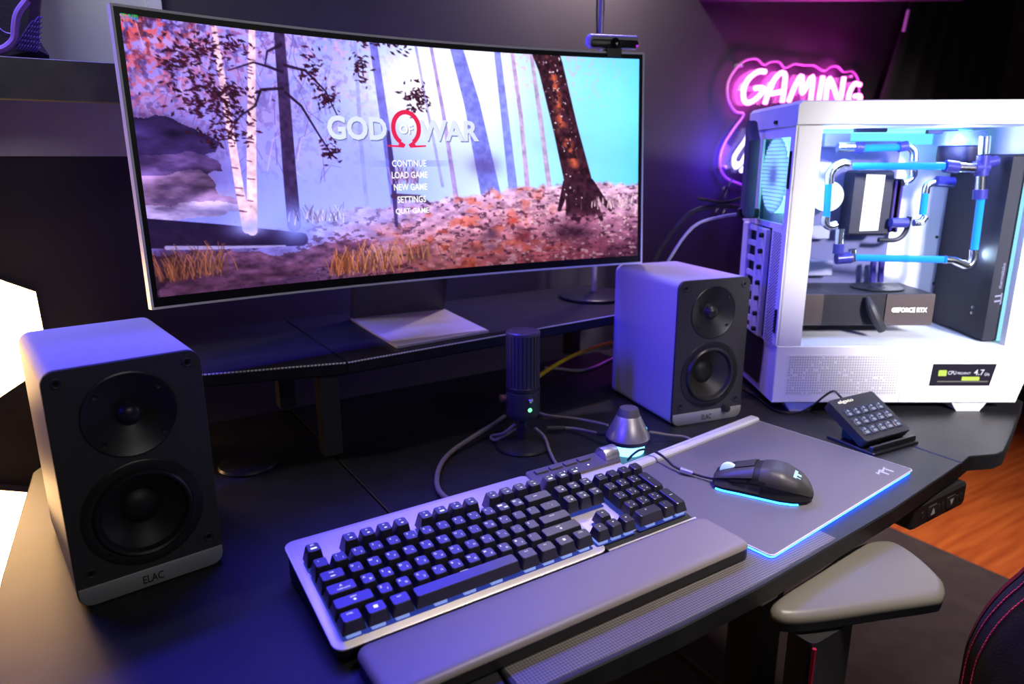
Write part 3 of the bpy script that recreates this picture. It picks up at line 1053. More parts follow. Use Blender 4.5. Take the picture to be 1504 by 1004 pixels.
    grass(620, 382, 50, 34, 32, (226, 156, 110))
    grass(905, 300, 70, 24, 16, (226, 190, 200))
    grass(480, 320, 60, 26, 20, (196, 190, 250))
    grass(620, 262, 60, 12, 24, (150, 120, 170))


paint()
IMG *= (1 - 0.38 * np.clip((YY / CH - 0.80) / 0.2, 0, 1))[..., None]
# menu highlight bar
c0, c1 = cv(555, 231), cv(700, 241)
mixin(((XX > c0[0]) & (XX < c1[0]) & (YY > c0[1]) & (YY < c1[1])) * 0.35 * np.clip(1 - np.abs(XX - (c0[0] + c1[0]) / 2) / ((c1[0] - c0[0]) / 2), 0, 1), (60, 70, 150))
lum = IMG @ np.array([0.3, 0.5, 0.2])
IMG = lum[..., None] + (IMG - lum[..., None]) * 1.10          # punchy display colours
IMG = 255 * np.clip(IMG / 255, 0, 1) ** np.array([0.94, 1.04, 0.90])
LIN = np.clip(IMG / 255.0, 0, 1)
LIN = np.where(LIN <= 0.04045, LIN / 12.92, ((LIN + 0.055) / 1.055) ** 2.4)


def screen_pt(x, y, d=-0.2):
    """canvas position -> monitor-local point"""
    x = np.asarray(x, float)
    y = np.asarray(y, float)
    return mon(DS0 + (DS1 - DS0) * x / CW, DH1 + (DH0 - DH1) * y / CH, d)


gxs, gys = np.meshgrid(np.linspace(0, CW, CW + 1), np.linspace(0, CH, CH + 1))
V = screen_pt(gxs, gys).reshape(-1, 3)
idx = np.arange((CW + 1) * (CH + 1)).reshape(CH + 1, CW + 1)
Fq = np.stack([idx[:-1, :-1], idx[1:, :-1], idx[1:, 1:], idx[:-1, 1:]], -1).reshape(-1, 4)
me = bpy.data.meshes.new('screen')
me.vertices.add(len(V))
me.vertices.foreach_set('co', (V * S).astype(np.float32).ravel())
me.loops.add(Fq.size)
me.loops.foreach_set('vertex_index', Fq.ravel().astype(np.int32))
me.polygons.add(len(Fq))
me.polygons.foreach_set('loop_start', np.arange(0, Fq.size, 4, dtype=np.int32))
me.update(calc_edges=True)
att = me.color_attributes.new('picture', 'FLOAT_COLOR', 'POINT')
pad = np.pad(LIN, ((0, 1), (0, 1), (0, 0)), mode='edge')
colr = np.concatenate([pad, np.ones(pad.shape[:2] + (1,))], -1).reshape(-1, 4)
att.data.foreach_set('color', colr.astype(np.float32).ravel())
ms = mat('lit_screen_picture', (0, 0, 0), 0.35, emit=(0, 0, 0), power=1.0, spec=0.2)
nt = ms.node_tree
ca = nt.nodes.new('ShaderNodeAttribute')
ca.attribute_name = 'picture'
nt.links.new(ca.outputs['Color'], nt.nodes['Principled BSDF'].inputs['Emission Color'])
nt.nodes['Principled BSDF'].inputs['Emission Strength'].default_value = 1.45
screen = link('screen', me, ms, moni)
tag(screen, 'lit screen showing a hazy autumn wood behind a game menu')


def screen_text(key, pxl, pxr, hgt, material, name='lettering', d=-0.7, yoff=0.0):
    a, b = cv(*pxl), cv(*pxr)
    v, f = text_geo(key, width=abs(b[0] - a[0]), height=hgt)
    cx, cy = (a + b) / 2
    P = screen_pt(cx + v[:, 0], cy - v[:, 1] + yoff, d)
    return G().add(P, f).build(name, material, screen, smooth=False)


M_UI = glow('menu_white', (1.0, 1.0, 1.0), 1.1)
M_TITLE = glow('title_pale', (0.80, 0.86, 1.0), 1.0)
M_SHAD = glow('title_shade', (0.20, 0.24, 0.55), 1.0)
M_RED = glow('ring_red', (0.85, 0.02, 0.09), 1.0)
for w_, l_, r_ in (('CONTINUE', (599, 235.5), (650, 237)), ('LOAD GAME', (598, 253), (652, 254)), ('NEW GAME', (601, 271), (651, 272)), ('SETTINGS', (606, 289.5), (649, 290.5)), ('QUIT GAME', (603, 307.5), (653, 308.5))):
    screen_text(w_, l_, r_, 9.5, M_UI)
for key, l_, r_, hh in (('GOD', (501, 183), (592, 183.5), 32), ('WAR', (640, 188), (727, 189), 30)):
    screen_text(key, (l_[0] + 1.2, l_[1] + 2), (r_[0] + 1.5, r_[1] + 2), hh, M_SHAD, 'lettering_shadow', -0.5)
    screen_text(key, l_, r_, hh, M_TITLE, 'title_lettering')
screen_text('OF', (612, 186), (632.5, 187), 13.5, M_SHAD, 'lettering_shadow', -0.8)
screen_text('OF', (611, 185), (631, 186), 13, M_UI, 'title_lettering', -1.1)
# red ring of the title
oc_ = cv(621, 184)
ring = G()
th0 = np.linspace(math.radians(118), math.radians(118 + 304), 41)
inner = [(oc_[0] + 16.5 * math.cos(t), oc_[1] + 19 * math.sin(t)) for t in th0]
outer = [(oc_[0] + 23.5 * math.cos(t), oc_[1] + 25.5 * math.sin(t)) for t in th0]
vv = []
for (a, b), (c, d) in zip(inner, outer):
    vv += [screen_pt(a, b, -0.9), screen_pt(c, d, -0.9)]
ring.add(vv, [(2 * i, 2 * i + 1, 2 * i + 3, 2 * i + 2) for i in range(40)])
for sgn in (-1, 1):
    q = [(oc_[0] + sgn * 10, oc_[1] + 18), (oc_[0] + sgn * 2, oc_[1] + 23), (oc_[0] + sgn * 5, oc_[1] + 27.5), (oc_[0] + sgn * 30, oc_[1] + 26), (oc_[0] + sgn * 30, oc_[1] + 23.5), (oc_[0] + sgn * 14, oc_[1] + 24)]
    ring.add([screen_pt(x, y, -0.9) for x, y in q], [tuple(range(6))])
ring.build('title_ring', M_RED, screen, smooth=False, label='red ring emblem around the small word')
for key, l_, r_, col in (('hud1', (186, 19.0), (213, 22.0), (0.0, 0.55, 0.08)), ('hud2', (186, 22.6), (213, 25.6), (0.02, 0.30, 0.75)), ('hud3', (186, 26), (197, 27.3), (0.55, 0.25, 0.3))):
    screen_text(key, l_, r_, 3.2, glow('hud_' + key, col, 1.0), 'readout')

# ------------------------------------------------------------------ webcam on top of the monitor
ss = np.linspace(0.5, 1, 300)
cmw, smw = math.cos(MYAW), math.sin(MYAW)


def mon_world(P):
    P = np.atleast_2d(P)
    return np.stack([MX + P[:, 0] * cmw - P[:, 1] * smw, MY + P[:, 0] * smw + P[:, 1] * cmw, MZ + P[:, 2]], 1)


def project(P):
    q = np.atleast_2d(P) - CAM
    return np.stack([752 + FPX * (q @ RT) / (q @ FW), 502 - FPX * (q @ UP) / (q @ FW)], 1)


pj = project(mon_world(mon(ss, 1.0, 5)))
s_cam = ss[np.argmin(abs(pj[:, 0] - 899))]
wc_ = mon_world(mon(s_cam, 1.0, 5))[0]
web = thing('webcam', 'slim bar webcam clipped to the top edge of the monitor', 'webcam', wc_ + [0, 0, 0.3], MYAW - 0.28)
hb = 46
G().loft(rrect(-11, 5, 11, 27, 8, 5), [(4, -hb), (0, -hb + 4), (0, hb - 4), (4, hb)], frame((0, 0, 0), (0, 1, 0), (0, 0, 1), (1, 0, 0))).build('body', mat('webcam_grey', (0.55, 0.52, 0.52), 0.4), web)
G().loft(rrect(-hb + 3, 5.5, hb - 3, 18, 5, 4), [(0, 11), (0, 12.2), (1, 12.6)], FRONT).build('front_cover', M_SATIN, web)
G().lathe([(8, 12), (8, 14), (6, 14.5), (5, 13.5), (0.2, 13.2)], 24, FRONT @ TR(0, 13, 0)).build('lens', mat('lens_glass', (0.01, 0.01, 0.015), 0.1), web)
G().lathe([(2, 12), (2, 13.2), (0.2, 13.4)], 12, FRONT @ TR(hb - 6, 9, 0)).build('indicator', glow('magenta_led', (0.35, 0.02, 0.6), 1.5), web)
G().box(-13, 13, -9, 14, 0, 4.6, bev=1).build('clip', M_SATIN, web)
G().box(-6, 6, -5, 5, 4, 9, bev=1).build('hinge', M_SATIN, web)
G().box(-13, 13, -11.5, -8.5, -9, 5, bev=0.8).build('clip_lip', M_SATIN, web)

# ------------------------------------------------------------------ slim pole lamp standing on the riser
lb = (772, 606)
lamp = thing('pole_lamp', 'slim pole lamp with round black foot standing on the riser behind the monitor', 'lamp', (lb[0], lb[1], ZS + 0.3))
G().lathe([(72, 0), (75, 2), (75, 6), (70, 9), (14, 12), (8, 14), (0.1, 14)], 48).build('foot', M_SATIN, lamp)
G().tube([(0, 0, 12), (0, 0, 900)], 5.5, 14, 1).build('pole', mat('satin_pole', (0.55, 0.52, 0.56), 0.4, metal=0.6), lamp)
G().tube([(0, 0, 900), (0, 10, 925), (60, 30, 935), (110, 40, 930)], 5.5, 10, 4).build('neck', MATS['satin_pole'], lamp)
G().lathe([(20, 0), (60, -50), (62, -52), (58, -50), (18, -4)], 32, frame((125, 44, 935), (1, 0, 0), (0, 0.8, 0.6), (0, -0.6, 0.8)), cap0=True, cap1=False).build('shade', M_SATIN, lamp)
G().lathe([(3, 0), (24, -14), (28, -28), (20, -42), (0.2, -48)], 20, frame((125, 47, 931), (1, 0, 0), (0, 0.8, 0.6), (0, -0.6, 0.8))).build('bulb', glow('warm_bulb', (1.0, 0.82, 0.62), 20.0), lamp)
area_light('pole_lamp_light', (lb[0] + 125, lb[1] + 84, ZS + 880), (lb[0] + 125, lb[1] + 184, ZS + 720), (50, 50), 5.0, (1.0, 0.80, 0.76), 150)
point_light('pole_lamp_glow', (lb[0] + 125, lb[1] + 60, ZS + 862), 1.3, (1.0, 0.84, 0.86), 60)
G().tube([(-3, 6, 500), (-6, 7, 560), (-5, 7, 640)], 2, 6, 3).build('cord_clip', M_SATIN, lamp)

# ------------------------------------------------------------------ keyboard
U = 19.05
KZ, KT = 18.0, 0.15
kb = thing('keyboard', 'full size mechanical keyboard with silver top plate and lit black keys', 'keyboard', (0, 0, 0.3))
KD = 5.75 * U      # y of row offset 0 (function row centre)
# silver plate: full depth up to the navigation block, then shallower under the right-hand keys
outl = rrect(-9, -8, 300, 158, 11, 5)
G().loft(outl, [(1.5, -3.5), (0, -2), (0, -0.5), (0.8, 0)]).build('top_plate', M_ALU, kb)
G().loft(rrect(296, 6, 433, 133, 3, 3), [(1.5, -4), (0, -3), (0, -1.2), (0.6, -0.6)]).build('top_plate', M_ALU, kb)
G().box(300, 433, -6.5, 6, -4, -2.2, bev=0.5).build('front_ledge', mat('ledge_black', (0.03, 0.03, 0.022), 0.4), kb)
G().box(300, 436, -9, -6.5, -4, -1.0, bev=0.5).build('front_lip', M_ALU, kb)
G().loft(rrect(297, 128, 436, 160, 6, 4), [(1, -4), (0, -3), (0, 2), (1, 3)]).build('media_strip', mat('dark_aluminium', (0.16, 0.14, 0.16), 0.45, metal=0.6), kb)
# the body below stays level with the desk
cs = G()
bo = rrect(-6, -5, 431, 156, 8, 4)
ct, stt = math.cos(KT), math.sin(KT)
tops = [(x, y * ct + 3.4 * stt, KZ + y * stt - 3.4 * ct) for x, y in bo]
bots = [(x, y * ct + 3.4 * stt, 5.0) for x, y in bo]
LEVEL = []
n_ = len(bo)
cs.add(bots + tops, [tuple(range(n_ - 1, -1, -1))] + [(i, (i + 1) % n_, n_ + (i + 1) % n_, n_ + i) for i in range(n_)])
LEVEL.append(cs.build('case', M_BLACK, kb))
for fx in (30, 395):
    for fy in (8, 145):
        LEVEL.append(G().box(fx - 12, fx + 12, fy - 4, fy + 4, 0, 5.2).build('foot', M_RUBBER, kb))
M_UNDER = glow('blue_backlight', (0.08, 0.14, 1.0), 0.30)
M_SW = mat('switch_frost', (0.5, 0.6, 0.95), 0.4, emit=(0.25, 0.40, 1.0), power=0.55)

CAPS = {}


def keycap(w, h, top):
    k_ = (round(w, 2), round(h, 2), round(top, 1))
    if k_ in CAPS:
        return CAPS[k_]
    W_, H_ = w * U - 1.0, h * U - 1.0
    z0 = 6.0
    b0 = rrect(-W_ / 2, -H_ / 2, W_ / 2, H_ / 2, 0.8, 1)
    t0 = rrect(-W_ / 2 + 2.6, -H_ / 2 + 3.4, W_ / 2 - 2.6, H_ / 2 - 1.4, 1.6, 1)
    t1 = rrect(-W_ / 2 + 3.2, -H_ / 2 + 4.0, W_ / 2 - 3.2, H_ / 2 - 2.0, 1.6, 1)
    n = len(b0)
    vs = [(x, y, z0) for x, y in b0] + [(x, y, top - 0.5) for x, y in t0] + [(x, y, top - (0.0 if abs(x) > W_ / 2 - 5 else 0.35)) for x, y in t1]
    fs = [(i, (i + 1) % n, n + (i + 1) % n, n + i) for i in range(n)] + [(n + i, n + (i + 1) % n, 2 * n + (i + 1) % n, 2 * n + i) for i in range(n)] + [tuple(2 * n + i for i in range(n))]
    me_ = bpy.data.meshes.new('key')
    me_.from_pydata((np.array(vs) * S).tolist(), [], fs)
    me_.materials.append(M_KEY)
    CAPS[k_] = me_
    return me_


TOPS = {0: 22.5, 1: 21.5, 2: 19.5, 3: 18.3, 4: 17.6, 5: 17.6}
ROWY = {0: 0, 1: 1.25, 2: 2.25, 3: 3.25, 4: 4.25, 5: 5.25}


def key(row, xc, w=1.0, h=1.0, legend=(), dy=0.0):
    """one key cap; legend is a list of (text key, dx, dy, height)"""
    yv = KD - (ROWY[row] + dy) * U
    top = TOPS[row]
    o = link('key', keycap(w, h, top), None, kb)
    o.location = Vector((xc * U, yv, 0)) * S
    g_ = G()
    for tk, dx, dyy, hh in legend:
        v_, f_ = text_geo(tk, height=hh)
        if len(v_):
            mw = w * U - 8
            if np.ptp(v_[:, 0]) > mw:
                v_[:, 0] *= mw / np.ptp(v_[:, 0])
            g_.add(v_ + [dx, dyy + 1.0, top + 0.12], f_)
    if g_.v:
        g_.build('legend', M_LEGEND, o, smooth=False)
    return o


def icon(o, top, dx, dy, w=4.5, h=2.6):
    G().loft(rrect(dx - w / 2, dy - h / 2, dx + w / 2, dy + h / 2, 0.7, 2), [(0, top + 0.1), (0, top + 0.18)]).build('legend', M_LEGEND, o, smooth=False)


ic_keys = []
o = key(0, 0.5, legend=[('wESC', 0, 3.4, 1.8)])
icon(o, TOPS[0], 0, -1.0, 6.5, 2.4)
for i in range(12):
    xc = (2.5 + i) + (0.5 if i >= 4 else 0) + (0.5 if i >= 8 else 0)
    o = key(0, xc, legend=[('wF%d' % (i + 1), 0, 3.0, 1.8)])
    icon(o, TOPS[0], 0.5, -1.2, 5.5 if i == 5 else 3.2, 2.6 if i == 5 else 1.6)
for i, w_ in enumerate(('PRT', 'SCR', 'BRK')):
    o = key(0, 15.75 + i, legend=[('w' + w_, 0, 3.2, 1.5)])
    icon(o, TOPS[0], 0.5, -0.8, 6.0, 2.8)
for i, ch in enumerate(KEYROWS['num']):
    key(1, 0.5 + i, legend=[('k' + ch, -2.6, 2.6, 2.6), ('k' + ch, 2.6, -2.2, 2.2)] if ch != '`' else [('k' + ch, -2, 2, 1.2)])
o = key(1, 14.0, 2.0)
icon(o, TOPS[1], -3, 2, 5, 0.8)
o = key(2, 0.75, 1.5, legend=[('wTAB', 0, 2.6, 1.8)])
icon(o, TOPS[2], 0, -1.6, 5, 1.2)
for i, ch in enumerate(KEYROWS['q']):
    lg = [('k' + ch, -3, 2.6, 2.8)]
    if ch in HEB:
        lg.append(('h' + HEB[ch], 2.4, -1.8, 2.6))
    key(2, 2.0 + i, legend=lg)
key(2, 14.25, 1.5, legend=[('k/', 2, -1, 2.6), ('k-', -1, 2.5, .5)])
key(3, 0.875, 1.75, legend=[('wCAPS LOCK', 1.5, -2.6, 1.8), ('kA', 0, 2.0, 3.0)])
for i, ch in enumerate(KEYROWS['a']):
    lg = [('k' + ch, -3, 2.6, 2.8)]
    if ch in HEB:
        lg.append(('h' + HEB[ch], 2.4, -1.8, 2.6))
    key(3, 2.25 + i, legend=lg)
key(3, 13.875, 2.25, legend=[('wENTER', -2, 2.6, 1.6)])
o = key(4, 1.125, 2.25, legend=[('wSHIFT', 1, 2.8, 1.8)])
icon(o, TOPS[4], 1, -0.2, 2.6, 2.6)
for i, ch in enumerate(KEYROWS['z']):
    lg = [('k' + ch, -3, 2.6, 2.8)]
    if ch in HEB:
        lg.append(('h' + HEB[ch], 2.4, -1.8, 2.6))
    key(4, 2.75 + i, legend=lg)
o = key(4, 13.625, 2.75, legend=[('wSHIFT', -2, 2.8, 1.8)])
icon(o, TOPS[4], -1, -0.2, 2.6, 2.6)
key(5, 0.625, 1.25, legend=[('wCTRL', 0, 2.6, 1.9)])
o = key(5, 1.875, 1.25)
icon(o, TOPS[5], 0, 1.4, 4.2, 3.8)
key(5, 3.125, 1.25, legend=[('wALT', 0, 2.6, 1.9)])
o = key(5, 6.875, 6.25)
icon(o, TOPS[5] - 0.3, 0, 7.2, 9, 0.8)
key(5, 10.625, 1.25, legend=[('wALT', 0, 2.6, 1.9)])
key(5, 11.875, 1.25, legend=[('wFN', 0, 2.6, 1.9)])
o = key(5, 13.125, 1.25)
icon(o, TOPS[5], 0, 1.4, 3.4, 3.4)
key(5, 14.375, 1.25, legend=[('wCTRL', 0, 2.6, 1.9)])
NX = 15.25
for i, (a, b) in enumerate((('INS', 'DEL'), ('HOME', 'END'), ('PGUP', 'PGDN'))):
    for row, w_ in ((1, a), (2, b)):
        o = key(row, NX + 0.5 + i, legend=[('w' + w_, 0, 3.0, 1.5)])
        icon(o, TOPS[row], 1.0, -1.4, 2.6, 2.2)
for row, xx in ((4, 1.5), (5, 0.5), (5, 1.5), (5, 2.5)):
    o = key(row, NX + xx)
    icon(o, TOPS[row], 0, 2.2, 1.8, 1.8)
PX = 18.5
for i, w_ in enumerate(('NUM', '/', '*', '-')):
    key(1, PX + 0.5 + i, legend=[('w' + w_, 0, 1.8, 1.6 if w_ != '-' else 0.5)])
for row, ws in ((2, '789'), (3, '456'), (4, '123')):
    for i, w_ in enumerate(ws):
        o = key(row, PX + 0.5 + i, legend=[('w' + w_, -1.5, 2.4, 2.4)])
        icon(o, TOPS[row], 2, -1.6, 1.8, 1.4)
key(3, PX + 3.5, 1.0, 2.0, legend=[('w+', 0, 3, 2.0)], dy=-0.5)
o = key(5, PX + 3.5, 1.0, 2.0, dy=-0.5)
icon(o, TOPS[5], 0, 3, 5, 0.7)
key(5, PX + 1.0, 2.0, legend=[('w0', -2, 2.2, 2.4)])
key(5, PX + 2.5, legend=[('w.', -1, 2.2, 0.8)])
# glowing beds under the key blocks
for bx0, bx1, r0, r1 in ((0.05, 0.95, 0, 0), (2.05, 5.95, 0, 0), (6.55, 10.45, 0, 0), (11.05, 14.95, 0, 0), (15.28, 18.2, 0, 0), (0.05, 14.95, 1, 5), (15.28, 18.2, 1, 2), (16.3, 17.2, 4, 4), (15.28, 18.2, 5, 5), (18.53, 22.45, 1, 5)):
    y1 = KD - (ROWY[r0] - 0.47) * U
    y0 = KD - (ROWY[r1] + 0.47) * U
    G().loft(rrect(bx0 * U, y0, bx1 * U, y1, 1.5, 2), [(0, 0.02), (0, 0.7)]).build('backlight', M_UNDER, kb)
# frosted switch housings that show in front of the lowest row
swm = None
for xc in [0.625, 1.875, 3.125, 5.2, 6.875, 8.5, 10.625, 11.875, 13.125, 14.375, NX + .5, NX + 1.5, NX + 2.5, PX + 1.0, PX + 2.5, PX + 3.5]:
    g_ = G().loft(rrect(-7, -7, 7, 7, 1.2, 2), [(0, 0.5), (1.0, 5.5), (2.0, 6.5)])
    if swm is None:
        o = g_.build('switch', M_SW, kb)
        swm = o.data
    else:
        o = link('switch', swm, None, kb)
    o.location = Vector((xc * U, KD - 5.25 * U - 0.8, 0)) * S
for i in range(4):
    G().loft(rrect(-10, -4, 10, 4, 1.5, 2), [(0, 3), (0, 5.0), (0.6, 5.6)]).build('media_button', mat('media_button', (0.10, 0.09, 0.11), 0.45), kb).location = Vector((318 + i * 23, 151, 0)) * S
    G().lathe([(1.3, 3), (1.3, 3.4), (0.1, 3.5)], 10, TR(325 + i * 20, 138, 0)).build('indicator', glow('white_indicator', (0.9, 0.9, 1.0), 1.6), kb)
G().lathe([(12, -12), (12.5, -11), (12.5, 11), (12, 12)], 28, frame((425, 147, 3), (0, 1, 0), (0, 0, 1), (1, 0, 0))).build('volume_roller', M_SILVER, kb)
kc = lambda px, py, z=0: np.array(atz(px, py, z))
# keyboard cable
tag(G().tube([np.array(q) for q in ((kc(652, 735)[0] + 4, 164, 9), kc(646, 722, 7), kc(644, 690, 6), kc(662, 664, 6), kc(700, 638, 12), kc(726, 622, 14), kc(741, 611, 9))], 3.6, 10, 5).build(
    'braided_cable', mat('braided_cable', (0.16, 0.13, 0.13), 0.7, bump=0.6, bscale=900)), 'dark braided cable curving from behind the keyboard to the microphone', 'cable')
KM = Matrix.Translation((0, 0, KZ * S)) @ Matrix.Rotation(KT, 4, 'X')
for o in list(kb.children):
    if o not in LEVEL:
        o.matrix_basis = KM @ o.matrix_basis

# ------------------------------------------------------------------ wrist rest
wr = thing('wrist_rest', 'black leatherette wrist rest in front of the keyboard', 'wrist rest', (0, 0, 0.3), 0.0)
wo = rrect(6, -86, 442, -11, 13, 6)
G().loft(wo, [(2, 0), (0, 2), (0, 13)]).build('base', M_RUBBER, wr)
G().loft(wo, [(0, 13), (-0.4, 14), (0.5, 16.5), (3, 18.6), (6.5, 19.6), (11, 20)]).build('cushion', mat('wrist_leatherette', (0.21, 0.185, 0.19), 0.36, bump=0.2, bscale=1500), wr)

# ------------------------------------------------------------------ mouse pad
pBL, pBR, pTL, pTR = atz(1135, 818, 5), atz(1342, 690, 5), atz(940, 690, 5), atz(1130, 612, 5)
pa = math.atan2(pBR[1] - pBL[1], pBR[0] - pBL[0])
pad_ = thing('mouse_pad', 'grey hard mouse pad with white bar and blue lit rim', 'mouse pad', (pBL[0], pBL[1], 0.4), pa)
PW = 360.0
PH = 258.0
G().loft(rrect(5, 5, PW - 5, PH - 5, 6, 4), [(0, 0), (0, 3.8)]).build('base', M_BLACK, pad_)
G().loft(rrect(1.8, 1.8, PW - 1.8, PH - 1.8, 7, 4), [(0, 0.6), (0, 3.8)]).build('light_rim', mat('rim_light', (0.3, 0.35, 0.5), 0.4, emit=(0.02, 0.12, 1.0), power=14.0), pad_, label='blue lit rim')
G().loft(rrect(0, 0, PW, PH, 7, 4), [(0.4, 3.8), (0, 4.2), (0, 5.0), (0.4, 5.4)]).build('edge_band', mat('pale_edge', (0.6, 0.58, 0.64), 0.4), pad_)
G().loft(rrect(1.6, 1.6, PW - 1.6, PH - 1.6, 6, 4), [(0, 5.3), (0, 5.6)]).build('surface', mat('pad_surface', (0.125, 0.115, 0.135), 0.5, noise=0.06, nscale=700, bump=0.2, bscale=2500), pad_)
bar = G().loft(rrect(0, -9, PW, 9, 4, 4), [(0, 0), (0, 9), (2, 11.5), (5, 12)], TR(0, PH - 4, 0)).build('top_bar', mat('white_bar', (0.62, 0.60, 0.66), 0.35), pad_, label='pale control bar')
lg = G()
M_LOGO = mat('logo_pale', (0.5, 0.5, 0.54), 0.5)
x0, y0 = PW - 52, 17
for ox in (0, 14):
    lg.add([(x0 + ox + x, y0 + y, 5.7) for x, y in ((0, 10), (12, 14), (12, 11.5), (0, 7.5))], [(0, 3, 2, 1)])
    lg.add([(x0 + ox + x, y0 + y, 5.7) for x, y in ((5, 12), (9, 13), (9, -2), (5, -3))], [(0, 3, 2, 1)])
    lg.add([(x0 + ox + x, y0 + y, 5.7) for x, y in ((-4, 9.5), (0, 13.5), (0, 7.5), (-4, 5.5))], [(0, 3, 2, 1)])
lg.build('logo', M_LOGO, pad_, smooth=False)

# ------------------------------------------------------------------ mouse
mn, mt_ = atz(1052, 706, 6), atz(1192, 735, 6)
ang = math.atan2(mn[1] - mt_[1], mn[0] - mt_[0])
mouse = thing('gaming_mouse', 'black gaming mouse with glowing wheel on the grey pad', 'mouse', ((mn[0] + mt_[0]) / 2, (mn[1] + mt_[1]) / 2, 6.3), ang)
ML = 124.0


def mouse_pt(t, a, off=0.0):
    """t 0 tail .. 1 nose along x; a 0..pi over the top from the right side to the left side"""
    x = (t - 0.5) * ML
    hw_ = np.interp(t, [0, .04, .15, .3, .5, .7, .88, .97, 1], [4, 17, 27.5, 31.5, 30.5, 29.5, 29.5, 26, 19])
    ht = np.interp(t, [0, .04, .12, .3, .42, .6, .8, .93, 1], [10, 19, 29, 38.5, 39.5, 35.5, 27, 20, 14])
    ca_, sa_ = math.cos(a), math.sin(a)
    e = 0.55
    yy = -math.copysign(abs(ca_) ** e, ca_) * (hw_ + off)
    zz = (abs(sa_) ** 0.75) * (ht + off - 5) + 5
    yy *= 1 - 0.10 * math.exp(-((zz - 14) / 8) ** 2)
    return (x, yy, zz)


def mouse_shell(t0, t1, a0, a1, off, nt_=18, na=22, thick=False):
    A_ = np.array([[mouse_pt(t0 + (t1 - t0) * i / nt_, a0 + (a1 - a0) * j / na, off) for j in range(na + 1)] for i in range(nt_ + 1)])
    g_ = G().grid(A_)
    if thick:
        B_ = np.array([[mouse_pt(t0 + (t1 - t0) * i / nt_, a0 + (a1 - a0) * j / na, off - 2.5) for j in range(na + 1)] for i in range(nt_ + 1)])
        edge = [(i, 0) for i in range(nt_ + 1)] + [(nt_, j) for j in range(1, na + 1)] + [(i, na) for i in range(nt_ - 1, -1, -1)] + [(0, j) for j in range(na - 1, 0, -1)]
        vs = [tuple(A_[p]) for p in edge] + [tuple(B_[p]) for p in edge]
        n = len(edge)
        g_.add(vs, [(k_, (k_ + 1) % n, n + (k_ + 1) % n, n + k_) for k_ in range(n)])
    return g_


M_MOUSE = mat('mouse_shell', (0.05, 0.047, 0.05), 0.40, bump=0.06, bscale=2000)
body = mouse_shell(0, 1, 0, math.pi, 0, 30, 26)
# floor and end caps
body.add([mouse_pt(i / 30, 0) for i in range(31)] + [mouse_pt(i / 30, math.pi) for i in range(31)], [(i, i + 1, 31 + i + 1, 31 + i) for i in range(30)])
body.add([mouse_pt(1, math.pi * j / 26) for j in range(27)], [tuple(range(27))])
body.add([mouse_pt(0, math.pi * j / 26) for j in range(27)], [tuple(range(26, -1, -1))])
body.build('body', mat('mouse_base', (0.012, 0.012, 0.014), 0.5), mouse)
mouse_shell(0.0, 0.52, 0.32, math.pi - 0.32, 1.3, 16, 22, True).build('palm_cover', M_MOUSE, mouse)
for a0, a1 in ((0.62, 1.40), (math.pi - 1.40, math.pi - 0.62)):
    mouse_shell(0.585, 1.0, a0, a1, 1.6, 12, 10, True).build('button', M_MOUSE, mouse)
mouse_shell(0.60, 0.80, 1.45, math.pi - 1.45, 2.2, 6, 4, True).build('dpi_button', M_MOUSE, mouse)
for sgn in (0, 1):
    for t0, t1 in ((0.45, 0.60), (0.63, 0.80)):
        a0, a1 = (0.36, 0.50) if sgn == 0 else (math.pi - 0.50, math.pi - 0.36)
        mouse_shell(t0, t1, a0, a1, 2.4, 6, 3, True).build('side_button', M_SATIN, mouse)
    a0, a1 = (0.02, 0.28) if sgn == 0 else (math.pi - 0.28, math.pi - 0.02)
    mouse_shell(0.50, 0.97, a0, a1, 0.7, 10, 4, True).build('side_grip', M_MOUSE, mouse)
wx = (0.865 - 0.5) * ML
G().lathe([(9.5, -4), (11.5, -3), (11.5, 3), (9.5, 4)], 28, frame((wx, 0, 18.5), (1, 0, 0), (0, 0, 1), (0, -1, 0))).build('scroll_wheel', mat('wheel_lit', (0.6, 0.7, 0.9), 0.4, emit=(0.35, 0.65, 1.0), power=0.55), mouse, label='glowing scroll wheel')
for sgn in (-1, 1):
    pts = [(mouse_pt(t, 0.02 if sgn < 0 else math.pi - 0.02, 1.0)) for t in np.linspace(0.12, 0.95, 20)]
    G().tube([(p[0], p[1], 1.6) for p in pts], 1.3, 6, 1).build('light_strip', glow('cyan_strip', (0.03, 0.30, 1.0), 7.0), mouse)
lgm = G()
for da in (-0.10, 0.06):
    for (t0, t1, q0, q1) in ((0.13, 0.20, 0.0, 0.05), (0.17, 0.20, -0.06, 0.12)):
        a_ = math.pi / 2 + 0.10
        c_ = [mouse_pt(t, a_ + da + q, 1.75) for t, q in ((t0, q0), (t0, q1), (t1, q1), (t1, q0))]
        lgm.add(c_, [(0, 1, 2, 3)])
lgm.build('logo', glow('logo_lit', (0.55, 0.9, 1.0), 1.2), mouse, smooth=False)
for sgn in (0, 1):
    G().box(-14, 14, -4, 4, -0.2, 1.2, TR(-40 + 80 * sgn, 0, 0)).build('skid', M_RUBBER, mouse)


def to_local(p, t):
    mw_ = Matrix.Translation(t.location) @ t.rotation_euler.to_matrix().to_4x4()
    q = mw_.inverted() @ (Vector(p) * S)
    return np.array(q) / S


